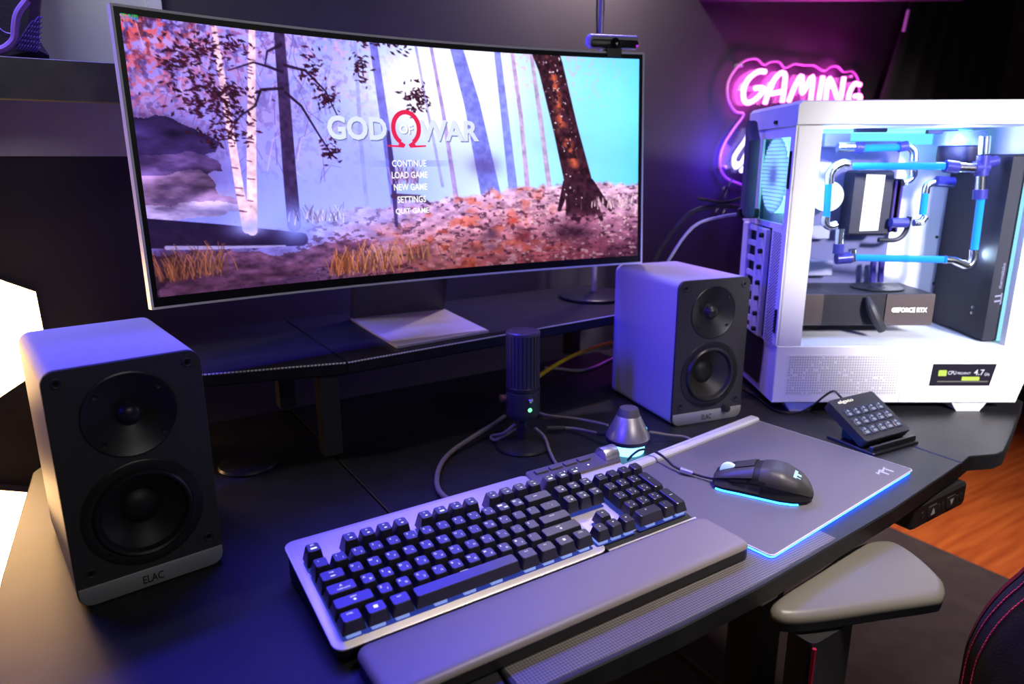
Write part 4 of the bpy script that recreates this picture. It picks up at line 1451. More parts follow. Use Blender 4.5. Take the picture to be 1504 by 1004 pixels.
cab = [atz(1054, 704, 13), atz(1035, 700, 11), atz(1018, 695, 11)]
G().tube([to_local(p, mouse) for p in cab], 1.9, 8, 4).build('cable', M_RUBBER, mouse)
cplug = [atz(1018, 695, 11), atz(1000, 689.5, 12)]
G().tube([to_local(p, mouse) for p in cplug], [3.6, 4.4], 10, 1).build('cable_clasp', M_SILVER, mouse)
cab2 = [atz(1000, 689.5, 12), atz(988, 683, 13), atz(975, 671, 18), atz(958, 661, 22), atz(942, 660, 22), atz(931, 666, 17), atz(921, 676, 7)]
G().tube([to_local(p, mouse) for p in cab2], 1.9, 8, 5).build('cable', M_RUBBER, mouse)

# ------------------------------------------------------------------ microphone
mc = atz(768, 655)
mic = thing('microphone', 'black cylindrical desk microphone with a green light on round base', 'microphone', (mc[0], mc[1], 0.3))
G().lathe([(42, 0), (43, 2), (41, 5), (30, 9), (14, 12), (9, 13), (0.1, 13)], 44).build('base', mat('mic_base', (0.03, 0.028, 0.028), 0.35, metal=0.5), mic)
G().lathe([(8, 12), (8, 20), (10, 21), (10, 30), (7, 32), (7, 52)], 24).build('stem', M_SATIN, mic)
G().lathe([(22, 50), (25, 54), (26, 60), (26, 92), (25, 93)], 40).build('body', M_DARK, mic)
G().lathe([(25.6, 93), (26.4, 94), (26.4, 100), (25.6, 101)], 40).build('ring', M_SATIN, mic)
gr_ = G()
for i in range(26):
    a = 2 * math.pi * i / 26
    gr_.box(-2.4, 2.4, 24.2, 25.6, 101, 181, TR(rz=a))
gr_.build('grille_bars', mat('mic_grille', (0.035, 0.033, 0.04), 0.5), mic, kind='stuff')
G().lathe([(24.6, 100), (24.6, 180), (24, 182)], 36).build('grille_core', M_BLACK, mic)
G().lathe([(25.8, 180), (26, 181), (26, 184), (24, 185.5), (0.1, 185.8)], 40).build('cap', mat('mic_cap', (0.09, 0.085, 0.1), 0.35, metal=0.4), mic)
d_ = np.array([CAM[0] - mc[0], CAM[1] - mc[1]])
fa = math.atan2(d_[1], d_[0]) + 0.42
fc = lambda z, r_=26: frame((r_ * math.cos(fa), r_ * math.sin(fa), z), (-math.sin(fa), math.cos(fa), 0), (0, 0, 1), (math.cos(fa), math.sin(fa), 0))
G().lathe([(3.6, -1), (3.6, 4), (2.8, 5), (0.1, 5)], 18, fc(84)).build('gain_knob', M_CHROME, mic)
G().lathe([(3.2, -1), (3.2, 0.6), (0.1, 0.9)], 16, fc(68)).build('indicator', glow('green_led', (0.15, 1.0, 0.35), 2.2), mic, label='green indicator light')
G().lathe([(6, 25), (6, 34), (4, 35), (0.1, 35)], 18, frame((0, 0, 80), (0, 1, 0), (0, 0, 1), (-0.9, 0.43, 0))).build('pivot_knob', mat('copper_knob', (0.20, 0.09, 0.05), 0.4, metal=0.6), mic)
G().tube([to_local(p, mic) for p in (atz(786, 628, 30), atz(800, 642, 14), atz(808, 664, 5), atz(818, 682, 4), atz(832, 690, 4))], 2.4, 8, 5).build('cable', MATS['braided_cable'], mic)
G().tube([to_local(p, mic) for p in (atz(763, 628, 26), atz(740, 640, 12), atz(726, 646, 5), atz(722, 640, 6), atz(740, 636, 20), atz(757, 622, 36))], 2.6, 8, 5).build('cable', MATS['braided_cable'], mic)

# ------------------------------------------------------------------ cone-shaped mouse cable hub
hc = atz(921, 662)
hub = thing('cone_hub', 'silver cone shaped cable hub glowing blue at its foot', 'hub', (hc[0], hc[1], 0.3))
G().lathe([(24, 0), (25, 1), (26, 4), (26, 16), (25, 17)], 40).build('light_foot', glow('cyan_foot', (0.16, 0.62, 1.0), 4.5), hub, label='blue glowing foot')
G().lathe([(25, 16), (33, 18), (34, 21), (33, 25), (31, 26)], 44).build('collar', mat('collar_dark', (0.05, 0.05, 0.07), 0.35, metal=0.6), hub)
G().lathe([(33.2, 24), (33.0, 27), (18.0, 58), (17, 59)], 44).build('body', mat('hub_silver', (0.58, 0.54, 0.55), 0.34, metal=0.8), hub)
G().lathe([(17.6, 58), (15, 67), (13.5, 70), (0.1, 70.5)], 40).build('cap', mat('cap_grey', (0.10, 0.09, 0.095), 0.45), hub)
G().box(24, 29, -5, 5, 30, 38, TR(rz=math.radians(-20)), bev=1).build('port_light', glow('cyan_port', (0.1, 0.5, 1.0), 2.0), hub)
G().tube([to_local(p, hub) for p in (atz(893, 624, 26), atz(850, 615, 18), atz(792, 606, 10), atz(784, 604, 5) + [42, 60, 0], atz(784, 604, 3) + [112, 160, 0])], 2.2, 8, 4).build('cable', MATS['braided_cable'], hub)
G().tube([to_local(p, hub) for p in (atz(893, 638, 20), atz(880, 636, 16), atz(845, 629, 8), atz(830, 628, 8))], 2.2, 8, 4).build('cable', MATS['braided_cable'], hub)
G().tube([to_local(p, hub) for p in (atz(893, 638, 20), atz(878, 636, 16))], [4.5, 3.5], 10, 1).build('plug', M_SATIN, hub)
G().tube([to_local(p, hub) for p in (atz(830, 628, 8), atz(803, 629, 8))], [4.0, 4.6], 10, 1).build('plug', M_SATIN, hub)
G().tube([to_local(p, hub) for p in (atz(954, 634, 20), atz(985, 639, 12), atz(1005, 641, 10), atz(1020, 648, 6))], 2.2, 8, 4).build('cable', MATS['braided_cable'], hub)

# ------------------------------------------------------------------ loose cables behind
yel = [atz(774, 566, 5) + [104, 150, 0], atz(776, 566, 8) + [50, 70, 0], atz(779, 562, 18) + [9, 12, 0], atz(786, 556, 26), atz(806, 542, 30), atz(835, 525, 36), atz(868, 512, 44), atz(899, 503, 50), atz(930, 500, 54)]
tag(G().tube(yel, 4.0, 10, 5).build('network_cable', mat('yellow_cable', (0.92, 0.66, 0.03), 0.45)), 'yellow network cable running behind the speaker', 'cable')
whi = [atz(800, 540, 5), atz(820, 541, 4), atz(850, 544, 3.2), atz(875, 538, 4), atz(900, 526, 6), atz(925, 518, 8)]
tag(G().tube(whi, 3.0, 10, 5).build('power_cable', mat('pale_cable', (0.5, 0.5, 0.52), 0.45)), 'pale grey cable lying on the desk behind the speaker', 'cable')

# ------------------------------------------------------------------ small pad of picture keys on a stand
b0, b1 = atz(1273, 649, 18), atz(1338, 631, 18)
sa_ = math.atan2(b1[1] - b0[1], b1[0] - b0[0])
sd = thing('key_pad', 'small tilted black key pad with picture buttons on a stand', 'key pad', (b0[0], b0[1], 0.3), sa_)
ST = math.radians(30)
SW_, SH = 107.0, 86.0
TM = TR(0, 0, 18) @ TR(rx=ST)
G().loft(rrect(0, 0, SW_, SH, 5, 4), [(3, -18), (1, -16), (0, -5), (0, -1), (1, 0)], TM).build('housing', mat('deck_housing', (0.035, 0.033, 0.036), 0.42), sd)
M_PIC = mat('picture_button', (0.03, 0.032, 0.06), 0.25, emit=(0.02, 0.03, 0.10), power=0.5)
M_ICON = glow('button_icon', (0.60, 0.66, 0.85), 0.6)
pick = random.Random(5)
pmesh = None
for r_ in range(3):
    for c_ in range(5):
        cx, cy = 16.5 + c_ * 18.5, 18 + r_ * 18.5
        g_ = G().loft(rrect(-7.5, -7.5, 7.5, 7.5, 2, 3), [(0, -0.5), (0, 0.8), (0.8, 1.4)])
        if pmesh is None:
            bt = g_.build('button', M_PIC, sd)
            pmesh = bt.data
        else:
            bt = link('button', pmesh, None, sd)
        bt.location = Vector((TM @ np.array([cx, cy, 0, 1]))[:3]) * S
        bt.rotation_euler = (ST, 0, 0)
        ig = G()
        ig.loft(circle(1.2, 3.6, 2.2, 12), [(0, 1.45), (0, 1.6)])
        ig.loft(rrect(-4 + pick.random(), -5, 3.2 + pick.random() * 2, -0.6, 1.6, 2), [(0, 1.45), (0, 1.6)])
        ig.tube([(-5, 1, 1.5), (-4, 3.5, 1.5)], 0.5, 5, 1)
        ig.build('icon', M_ICON, bt, smooth=False)
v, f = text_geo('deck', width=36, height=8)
G().add(v + [32, SH - 9, 0.4], f, TM).build('lettering', glow('glowing_deck_print', (0.95, 0.88, 0.82), 1.3), sd, smooth=False)  # printed name given its own glow so it looks whiter
G().loft(rrect(-1, -1, SW_ + 1, SH - 2, 4, 3), [(0, 0), (0, 3), (1, 4)], TR(0, -14, 0)).build('stand_base', M_BLACK, sd)
G().box(2, SW_ - 2, -10, -4, 3.5, 12, bev=1).build('stand_lip', M_SATIN, sd)
G().box(12, SW_ - 12, 34, 52, 3.5, 22, bev=2).build('stand_prop', M_BLACK, sd)
G().tube([to_local(p, sd) for p in (atz(1240, 588, 56), atz(1232, 580, 62), atz(1224, 574, 60), atz(1210, 582, 40), atz(1190, 598, 8), atz(1168, 606, 3), atz(1140, 602, 3), atz(1110, 582, 3), atz(1088, 570, 3))],
         1.9, 8, 5).build('cable', M_RUBBER, sd)

# ------------------------------------------------------------------ hexagonal light panels on the wall (left)
M_HEX = mat('hex_light', (0.8, 0.78, 0.7), 0.5, emit=(1.0, 0.58, 0.24), power=20.0)
HY = WALLY - 34
B, Cc = aty(52, 429, HY), aty(73, 534, HY)
ed = math.hypot(Cc[0] - B[0], Cc[2] - B[2])
dir_ = math.atan2(Cc[2] - B[2], Cc[0] - B[0])
cen = np.array([(B[0] + Cc[0]) / 2, (B[2] + Cc[2]) / 2]) + ed * math.sqrt(3) / 2 * np.array([math.sin(dir_), -math.cos(dir_)])


def hex_panel(cx, cz, r_, rot, lab):
    t_ = thing('hexagon_light', lab, 'light', (cx, WALLY, cz), group='hexagonal light panels')
    oo = [(r_ * math.cos(rot + math.pi / 3 * i), r_ * math.sin(rot + math.pi / 3 * i)) for i in range(6)]
    G().loft(oo, [(4, 0.5), (0, 4), (0, 31)], FRONT).build('back_shell', M_DARK, t_)
    G().loft(oo, [(1, 31), (0, 32), (3, 35)], FRONT).build('diffuser', M_HEX, t_)


rot0 = math.atan2(B[2] - cen[1], B[0] - cen[0])
hex_panel(cen[0], cen[1], ed, rot0, 'lit hexagonal wall light, the higher of the pair')
E2 = aty(42, 708, HY)
hex_panel(E2[0] - ed * 0.62, E2[2] - ed * 0.86, ed, rot0 - math.radians(-8), 'lit hexagonal wall light, the lower one partly behind the desk edge')

# ------------------------------------------------------------------ neon sign on the wall
NY = WALLY - 30
zz = lambda x, y: aty(1040 + x * 0.2689, 60 + y * 0.2689, NY)
sg = thing('neon_sign', 'pink neon sign reading GAMING on a clear acrylic sheet', 'neon sign', (0, WALLY, 0))
sgo = zz(500, 300)
sg.location = Vector((sgo[0], WALLY, sgo[2])) * S
loc_ = lambda P: [np.array(p) - [sgo[0], WALLY, sgo[2]] for p in P]
back_px = [(125, 260), (140, 200), (180, 140), (225, 103), (285, 95), (325, 128), (360, 112), (410, 112), (440, 145), (490, 123), (545, 130), (600, 132), (650, 160), (690, 138), (730, 138), (762, 168), (810, 165), (842, 220),
           (840, 330), (800, 420), (600, 440), (420, 470), (360, 620), (330, 800), (160, 770), (95, 720), (85, 640), (110, 560), (160, 480), (215, 400), (170, 385), (135, 330)]
bo_ = loc_([zz(*p) for p in back_px])
flat = catmull(np.array([(p[0], p[2], 0) for p in bo_]), 4, True)[:, :2]
if sum(flat[i][0] * flat[(i + 1) % len(flat)][1] - flat[(i + 1) % len(flat)][0] * flat[i][1] for i in range(len(flat))) < 0:
    flat = flat[::-1]
G().loft([tuple(p) for p in flat], [(0, 16), (0, 20)], FRONT).build('acrylic_sheet', pane('clear_acrylic', (0.96, 0.9, 0.97), 0.05), sg)
G().tube([(p[0], -18, p[1]) for p in flat], 3.0, 6, 1, closed=True).build('sheet_edge', mat('pink_edge', (0.6, 0.25, 0.6), 0.3, emit=(0.5, 0.06, 0.45), power=0.35), sg)
M_NEON = glow('pink_neon', (1.0, 0.15, 0.72), 11.0)
letters = [[[(312, 168), (270, 170), (215, 215), (192, 285), (205, 335), (245, 328), (288, 290), (302, 258), (256, 258)]],
           [[(310, 342), (345, 240), (390, 180), (420, 185), (415, 260), (405, 335)], [(345, 288), (410, 276)]],
           [[(440, 330), (478, 240), (512, 193), (514, 285), (570, 195), (560, 330)]],
           [[(627, 193), (602, 335)]],
           [[(640, 330), (664, 205), (716, 325), (742, 198)]],
           [[(830, 240), (800, 235), (772, 285), (768, 335), (795, 352), (826, 325), (828, 300), (800, 302)]]]
for L in letters:
    g_ = G()
    for st_ in L:
        g_.tube(loc_([zz(*p) for p in st_]), 6.6, 8, 5)
    g_.build('neon_letter', M_NEON, sg)
M_NEON2 = glow('blue_white_neon', (0.45, 0.42, 1.0), 4.0)
for st_ in ([(232, 480), (205, 540), (170, 590), (142, 640), (150, 690), (185, 660), (215, 600), (236, 560)], [(178, 712), (198, 690)], [(240, 500), (225, 600), (205, 640)], [(152, 690), (160, 660)]):
    g_ = G()
    g_.tube(loc_([zz(*p) for p in st_]), 5.5, 8, 4)
    g_.build('neon_tube', M_NEON2, sg)
for px, py in ((200, 130), (800, 190), (110, 690)):
    c = loc_([zz(px, py)])[0]
    G().lathe([(5, -12), (5, 22), (4, 24), (0.1, 24)], 12, frame((c[0], 0, c[2]), (1, 0, 0), (0, 0, 1), (0, -1, 0))).build('standoff', M_SILVER, sg)
for q in (240, 400, 560, 720):
    point_light('neon_pink_spill', zz(q, 240) + [0, -14, 0], 1.5, (1.0, 0.05, 0.70), 12)
point_light('neon_blue_spill', zz(150, 620) + [0, -30, 0], 4.0, (0.08, 0.02, 1.0), 40)
cp = [aty(px, py, WALLY - 20) for px, py in ((1075, 262), (1066, 285), (1055, 305), (1051, 316), (1060, 316), (1068, 300), (1072, 280), (1064, 275), (1058, 300))]
tag(G().tube(cp, 3, 8, 5).build('sign_cable', M_RUBBER), 'dark coiled cable hanging on the wall below the neon sign', 'cable')

# ------------------------------------------------------------------ computer tower
TX, TY, TYAW = 851.3, 205.4, -math.radians(33.02)
TXV = np.array([math.cos(TYAW), math.sin(TYAW), 0])
TYV = np.array([-math.sin(TYAW), math.cos(TYAW), 0])
Z0 = 18.0


def pq(px, py, depth):
    """pixel -> tower-local point on the plane at that depth behind the glass"""
    d = ray(px, py)
    p0 = np.array([TX, TY, 0.3]) + TYV * depth
    P = CAM + d * (((p0 - CAM) @ TYV) / (d @ TYV))
    e = P - np.array([TX, TY, 0.3])
    return np.array([e @ TXV, e @ TYV, e[2]])


pc = thing('computer_tower', 'white glass sided computer tower with lit water cooling inside', 'computer', (TX, TY, 0.3), TYAW)
LEN, DEP = 436.0, 232.0
zb = pq(1145, 508, 0)[2]
zt2 = pq(1178, 147, 0)[2]
ztb = pq(1190, 184, 0)[2]
xr = pq(1478, 495, 0)[0]
xl = pq(1177, 497, 0)[0]
# plinth with a chamfered front end
base_o = [(0, Z0), (LEN - 10, Z0), (LEN + 14, zb - 6), (LEN + 14, zb), (0, zb)]
G().loft(base_o, [(0, -DEP), (0, 0), (1.5, 1.5)], FRONT).build('plinth', M_WHITE, pc)
for fx0, fx1 in ((24, 82), (318, 382)):
    for fy in (6, DEP - 60):
        G().loft([(fx0 + 12, 0), (fx1 - 12, 0), (fx1, Z0), (fx0, Z0)], [(0, -fy - 40), (0, -fy)], FRONT).build('foot', M_WHITE, pc)
# perforated inlay (many tiny holes)
h0, h1 = pq(1153, 522, 0), pq(1318, 578, 0)
hx0, hx1, hz0, hz1 = pq(1155, 560, 0)[0], pq(1317, 560, 0)[0], h1[2], h0[2]
G().box(hx0 - 3, hx1 + 3, -2.0, -0.5, hz0 - 2, hz1 + 2, bev=0.4).build('perforated_panel', mat('perforated_panel', (0.74, 0.73, 0.76), 0.45), pc)
hg = G()
nx, nz = 44, 15
for i in range(nx):
    for j in range(nz):
        if rng.random() < 0.07:
            continue
        x = hx0 + (hx1 - hx0) * (i + 0.5) / nx
        z = hz0 + (hz1 - hz0) * (j + 0.5) / nz
        hg.box(x - 1.15, x + 1.15, -2.4, -1.9, z - 1.3, z + 1.3)
hg.build('perforations', mat('hole_grey', (0.40, 0.385, 0.40), 0.7), pc, kind='stuff')
G().box(hx1 + 6, hx1 + 7.2, -1.7, -0.5, Z0 + 2, zb - 2).build('panel_seam', mat('seam_grey', (0.45, 0.45, 0.48), 0.6), pc)
# small status display in the plinth
c = [pq(*p, -1) for p in ((1370, 534), (1464, 533), (1456, 566), (1364, 566))]
x0, x1 = c[0][0] + 0.5, c[1][0]
zz1, zz0 = c[0][2], c[2][2]
slant = 7.0
dsp = G().loft([(x0 - slant * 0.3, zz0), (x1 - slant, zz0), (x1, zz1), (x0, zz1)], [(0, 0.5), (0, 2.2)], FRONT).build('status_display', mat('display_black', (0.008, 0.007, 0.012), 0.3, emit=(0.02, 0.015, 0.04), power=0.35), pc)
M_LIME = glow('lime_pixels', (0.62, 0.80, 0.10), 1.1)
M_DW = glow('white_pixels', (0.85, 0.85, 1.0), 1.1)
dw, dh = x1 - x0, zz1 - zz0
G().loft(rrect(x0 + dw * .10, zz0 + dh * .45, x0 + dw * .23, zz0 + dh * .72, 1.5, 2), [(0, 2.3), (0, 2.5)], FRONT).build('lime_block', M_LIME, dsp, smooth=False)
G().loft(rrect(x0 + dw * .48, zz0 + dh * .24, x0 + dw * .76, zz0 + dh * .42, 1, 2), [(0, 2.3), (0, 2.5)], FRONT).build('lime_bar', M_LIME, dsp, smooth=False)
G().box(x0 + dw * .10, x0 + dw * .90, -2.45, -2.3, zz0 + dh * .17, zz0 + dh * .23).build('bar_track', glow('track', (0.25, 0.22, 0.2), 0.8), dsp, smooth=False)
for key_, a, b, hh, cz in (('GPU', .25, .38, .17, .60), ('USAGE', .40, .61, .12, .57), ('NUM47', .66, .82, .26, .62), ('GHZ', .83, .91, .14, .53)):
    v, f = text_geo(key_, width=dw * (b - a), height=dh * hh)
    G().add(v + [x0 + dw * (a + b) / 2, zz0 + dh * cz, 2.4], f, FRONT).build('readout', M_DW, dsp, smooth=False)
# top, pillars, back and rear walls
G().loft([(-4, ztb), (LEN + 24, ztb), (LEN + 24, zt2 - 3), (LEN + 20, zt2), (2, zt2), (-4, zt2 - 6)], [(3, -DEP - 3), (0, -DEP), (0, 0), (2, 3)], FRONT).build('top_panel', M_WHITE, pc)
G().box(0, xl, 0, 14, zb, ztb, bev=1).build('pillar', M_WHITE, pc)
G().box(xr, LEN + 12, 0, 14, zb, ztb, bev=1).build('pillar', M_WHITE, pc)
G().box(xr + 8, LEN + 12, 14, DEP, zb, ztb).build('front_panel', M_WHITE, pc)
G().box(0, LEN, DEP - 4, DEP, zb, ztb).build('side_panel', M_WHITE, pc)
G().box(6, LEN - 6, 196, 199, zb + 0.5, ztb - 1).build('board_tray', M_LILAC, pc)
G().box(xl - 4, xr + 4, 2.0, 5.5, zb + 0.2, ztb - 0.2).build('glass_panel', pane('tower_glass', (0.97, 0.98, 1.0), 0.05), pc, label='clear glass side panel')
# rear wall: frame around a fan opening and a slot opening
def rear(px, py):
    """pixel -> (depth, z) on the rear plane of the tower"""
    d = ray(px, py)
    p0 = np.array([TX, TY, 0.3])
    P = CAM + d * (((p0 - CAM) @ TXV) / (d @ TXV))
    e = P - p0
    return e @ TYV, e[2]


fz = rear(1148, 280)
f_c = (max(fz[0], 62), fz[1])
RP = mat('rear_white', (0.86, 0.84, 0.88), 0.45)
G().box(-2, 3, 0, 16, zb, ztb).build('rear_post', RP, pc)
sl_z1 = rear(1140, 336)[1]
sl_z0 = rear(1110, 490)[1]
G().box(-2, 2, 16, DEP, sl_z1, sl_z1 + 10).build('rear_rail', RP, pc)
G().box(-2, 2, 150, DEP, sl_z1 + 10, ztb).build('rear_plate', RP, pc)
G().box(-2, 2, 16, DEP, zb, sl_z0 - 2).build('rear_plate', RP, pc)
# perforated strip between slots and pillar: columns of small holes
G().box(-2, 2, 16, 66, sl_z0 - 2, sl_z1).build('vent_strip', RP, pc)
hg = G()
for i in range(8):
    for j in range(34):
        y, z = 20 + i * 4.8, sl_z0 + 4 + (sl_z1 - sl_z0 - 8) * (j + 0.5 * (i % 2)) / 34
        hg.box(-2.5, -1.9, y, y + 3.0, z, z + 2.6)
hg.build('vent_holes', mat('vent_dark', (0.10, 0.08, 0.16), 0.7), pc, kind='stuff')
# slot bracket with seven screws and seven slot covers
G().box(-10, -2, 72, 122, sl_z0 + 4, sl_z1 - 2, bev=2).build('slot_bracket', M_WHITE, pc)
for i in range(7):
    z = sl_z0 + 16 + (sl_z1 - sl_z0 - 30) * i / 6
    G().lathe([(4.6, -1), (4.6, 6), (3.4, 7), (0.1, 7)], 12, frame((-10, 86, z), (0, 1, 0), (0, 0, 1), (-1, 0, 0))).build('slot_screw', M_BLACK, pc)
    G().box(-3, 0, 122, 184, z + 2, z + 12).build('slot_cover', RP, pc)
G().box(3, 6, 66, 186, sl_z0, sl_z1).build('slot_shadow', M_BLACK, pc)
G().box(-6, 0, 184, 212, sl_z0, sl_z1, bev=2).build('rear_plate', RP, pc)
# rear fan behind its mesh
fzc = (sl_z1 + 10 + ztb) / 2
fyc = 82
FANM = frame((5, fyc, fzc), (0, -1, 0), (0, 0, 1), (-1, 0, 0))
fan = G().lathe([(64, -14), (64, 2), (58, 2), (58, -14)], 40, FANM, cap0=False, cap1=False).build('rear_fan', mat('fan_ring', (0.5, 0.75, 0.85), 0.4, emit=(0.22, 0.85, 1.0), power=1.8), pc)
for i in range(7):
    a0 = 2 * math.pi * i / 7
    vs = []
    for r_, tw_ in ((18, 0.0), (38, 0.25), (57, 0.5)):
        vs += [(r_ * math.cos(a0 + tw_), r_ * math.sin(a0 + tw_), -10), (r_ * math.cos(a0 + tw_ + .62), r_ * math.sin(a0 + tw_ + .62), -1)]
    G().add(vs, [(0, 1, 3, 2), (2, 3, 5, 4)], FANM).build('blade', mat('fan_blade', (0.6, 0.85, 0.9), 0.35, emit=(0.45, 0.92, 1.0), power=1.7), fan)
G().lathe([(19, -12), (19, 0), (17, 1), (0.1, 1)], 28, FANM).build('hub', mat('fan_hub', (0.35, 0.35, 0.5), 0.5), fan)
gr_ = G()
for i in range(20):
    z = fzc - 62 + i * 6.4
    w_ = math.sqrt(max(64 ** 2 - (z - fzc) ** 2, 1))
    gr_.box(-2, 0, fyc - w_, fyc + w_, z, z + 1.0)
for i in range(20):
    y = fyc - 62 + i * 6.4
    w_ = math.sqrt(max(64 ** 2 - (y - fyc) ** 2, 1))
    gr_.box(-2, 0, y, y + 1.0, fzc - w_, fzc + w_)
gr_.build('fan_mesh', RP, pc, kind='stuff')
G().box(-2, 2, 16, 20, sl_z1, ztb).build('rear_rail', RP, pc)
G().box(-2, 2, 20, 150, fzc + 62, ztb).build('rear_plate', RP, pc)
G().box(-4, 0, 8, 15, fzc - 20, fzc + 40, bev=0.8).build('rear_latch', M_BLACK, pc)
G().box(-4, 0, 8, 15, zb + 20, zb + 62, bev=0.8).build('rear_latch', M_BLACK, pc)
G().box(-7, -4, 80, 92, ztb + 6, ztb + 12, bev=1).build('top_port', M_DARK, pc)
G().box(20, 22, 16, 196, zb, ztb).build('added_light_block', M_LILAC, pc)  # unseen plate added to keep inside light from leaking out the rear
# aerial fin standing off the back
G().loft([(150, fzc - 75), (176, fzc - 62), (178, fzc + 95), (166, fzc + 78), (150, fzc + 60)], [(2, 24), (0, 28), (0, 40), (2, 44)], frame((0, 0, 0), (0, 1, 0), (0, 0, 1), (-1, 0, 0)) @ TR(-22, 0, -10)).build(
    'aerial_fin', mat('aerial_violet_black', (0.10, 0.09, 0.14), 0.5), pc)
G().box(-40, -2, 140, 150, fzc - 78, fzc - 60, bev=2).build('aerial_plug', M_BLACK, pc)
for k_, zc in enumerate((-18, 6, 30, 54)):
    G().box(-14, -1, 188, 214, fzc + zc - 11, fzc + zc + 9, bev=2).build('rear_port', mat('port_shell', (0.42, 0.36, 0.55), 0.5), pc)
# plugs and leads at the back
for pts, rr_, mm in (([(-4, 190, fzc - 62), (-70, 200, fzc - 60), (-120, 210, fzc - 80), (-165, 225, fzc - 150), (-178, 235, 200), (-180, 240, 158)], 4.5, M_RUBBER),
                     ([(-4, 170, fzc - 70), (-60, 180, fzc - 78), (-110, 195, fzc - 100), (-150, 215, fzc - 170), (-158, 230, 200), (-160, 236, 158)], 3.0, mat('grey_lead', (0.35, 0.33, 0.38), 0.5)),
                     ([(-4, 200, fzc - 40), (-50, 200, fzc - 52), (-100, 205, fzc - 45)], 3.0, M_RUBBER)):
    G().tube(pts, rr_, 8, 5).build('rear_lead', mm, pc)
# dark power-supply opening low on the back
G().loft([(70, Z0 + 14), (200, Z0 + 14), (210, zb - 4), (60, zb - 4)], [(0, 2), (0, 3)], frame((0, 0, 0), (0, 1, 0), (0, 0, 1), (-1, 0, 0)) @ TR(0, 0, 0)).build('supply_opening', M_BLACK, pc)

# ---- inside: light bars, board, cooling loop
M_CYAN = glow('cyan_bar', (0.18, 0.85, 1.0), 2.6)
G().box(xl + 10, xr - 20, 150, 190, ztb - 6, ztb - 2).build('light_bar', M_CYAN, pc)
G().box(xr - 1, xr + 6, 20, 34, zb + 4, ztb - 10).build('light_bar', glow('cyan_bar_soft', (0.35, 0.85, 1.0), 1.2), pc)
M_NAVY = mat('navy_black', (0.015, 0.014, 0.03), 0.4)
M_BLUEP = mat('blue_plastic', (0.04, 0.04, 0.26), 0.3)
G().box(xl + 6, xr - 4, 190, 195.5, ztb - 26, ztb - 4).build('light_bar', glow('cyan_strip_back', (0.16, 0.80, 1.0), 1.3), pc)
# black strips under the top
for a, b in (((1256, 190), (1302, 190)), ((1362, 192), (1406, 192))):
    p, q = pq(*a, 110), pq(*b, 110)
    G().box(p[0], q[0], 106, 116, p[2] - 5, p[2] + 2, bev=1).build('top_clip', M_NAVY, pc)
# main board
mb0, mb1 = pq(1195, 430, 185), pq(1325, 196, 185)
G().box(12, mb1[0], 184, 189, mb0[2] - 60, ztb - 20).build('main_board', mat('board_dark', (0.10, 0.10, 0.24), 0.5), pc)
for px, py, w_, h_ in ((1225, 205, 46, 26), (1200, 262, 36, 60), (1198, 340, 40, 26), (1200, 392, 46, 30)):
    p = pq(px, py, 175)
    G().box(p[0] - w_ / 2, p[0] + w_ / 2, 160, 184, p[2] - h_ / 2, p[2] + h_ / 2, bev=2).build('heat_sink', mat('heatsink_lilac', (0.30, 0.29, 0.42), 0.45, metal=0.3), pc)
# processor block with a white lit plate
p0, p1 = pq(1246, 346, 130), pq(1310, 250, 130)
bw = G().box(p0[0], p1[0] + 6, 130, 172, p0[2], p1[2], bev=4).build('processor_block', M_NAVY, pc)
q0, q1, q2, q3 = [pq(*p, 128) for p in ((1263, 339), (1289, 338), (1298, 257), (1275, 256))]
G().loft([(q0[0], q0[2]), (q1[0], q1[2]), (q1[0] + 1, q2[2]), (q0[0] + 1, q3[2])], [(0, -131), (0, -127)], FRONT).build('lit_plate', glow('white_plate', (0.95, 0.97, 1.0), 2.4), bw)
for px in (1303, 1311, 1320):
    a, b = pq(px, 262, 165), pq(px, 340, 165)
    G().box(a[0] - 2.5, a[0] + 2.5, 150, 184, b[2], a[2], bev=1).build('memory_stick', M_NAVY, pc)
    G().box(a[0] - 1.2, a[0] + 1.2, 148, 150, b[2] + 4, a[2] - 4).build('memory_light', glow('memory_violet', (0.15, 0.05, 0.9), 0.7), pc)
# round glowing pump face
c = pq(1214, 288, 150)
G().lathe([(27, 0), (27, 12), (24, 14), (0.1, 14)], 40, FRONT @ TR(c[0], c[2], -152)).build('round_light', glow('ice_round', (0.75, 0.97, 1.0), 2.0), pc)
# reservoir
c = pq(1412, 212, 120)
G().lathe([(34, -30), (36, -26), (36, -4), (34, -2)], 40, TR(c[0], 120, c[2])).build('pump_body', M_NAVY, pc)
G().lathe([(40, 0), (40, 22), (38, 24), (0.1, 24)], 40, TR(c[0] - 6, 120, c[2] - 2)).build('reservoir', mat('reservoir_blue', (0.2, 0.3, 0.95), 0.12, trans=0.3, emit=(0.05, 0.12, 0.8), power=0.4), pc)
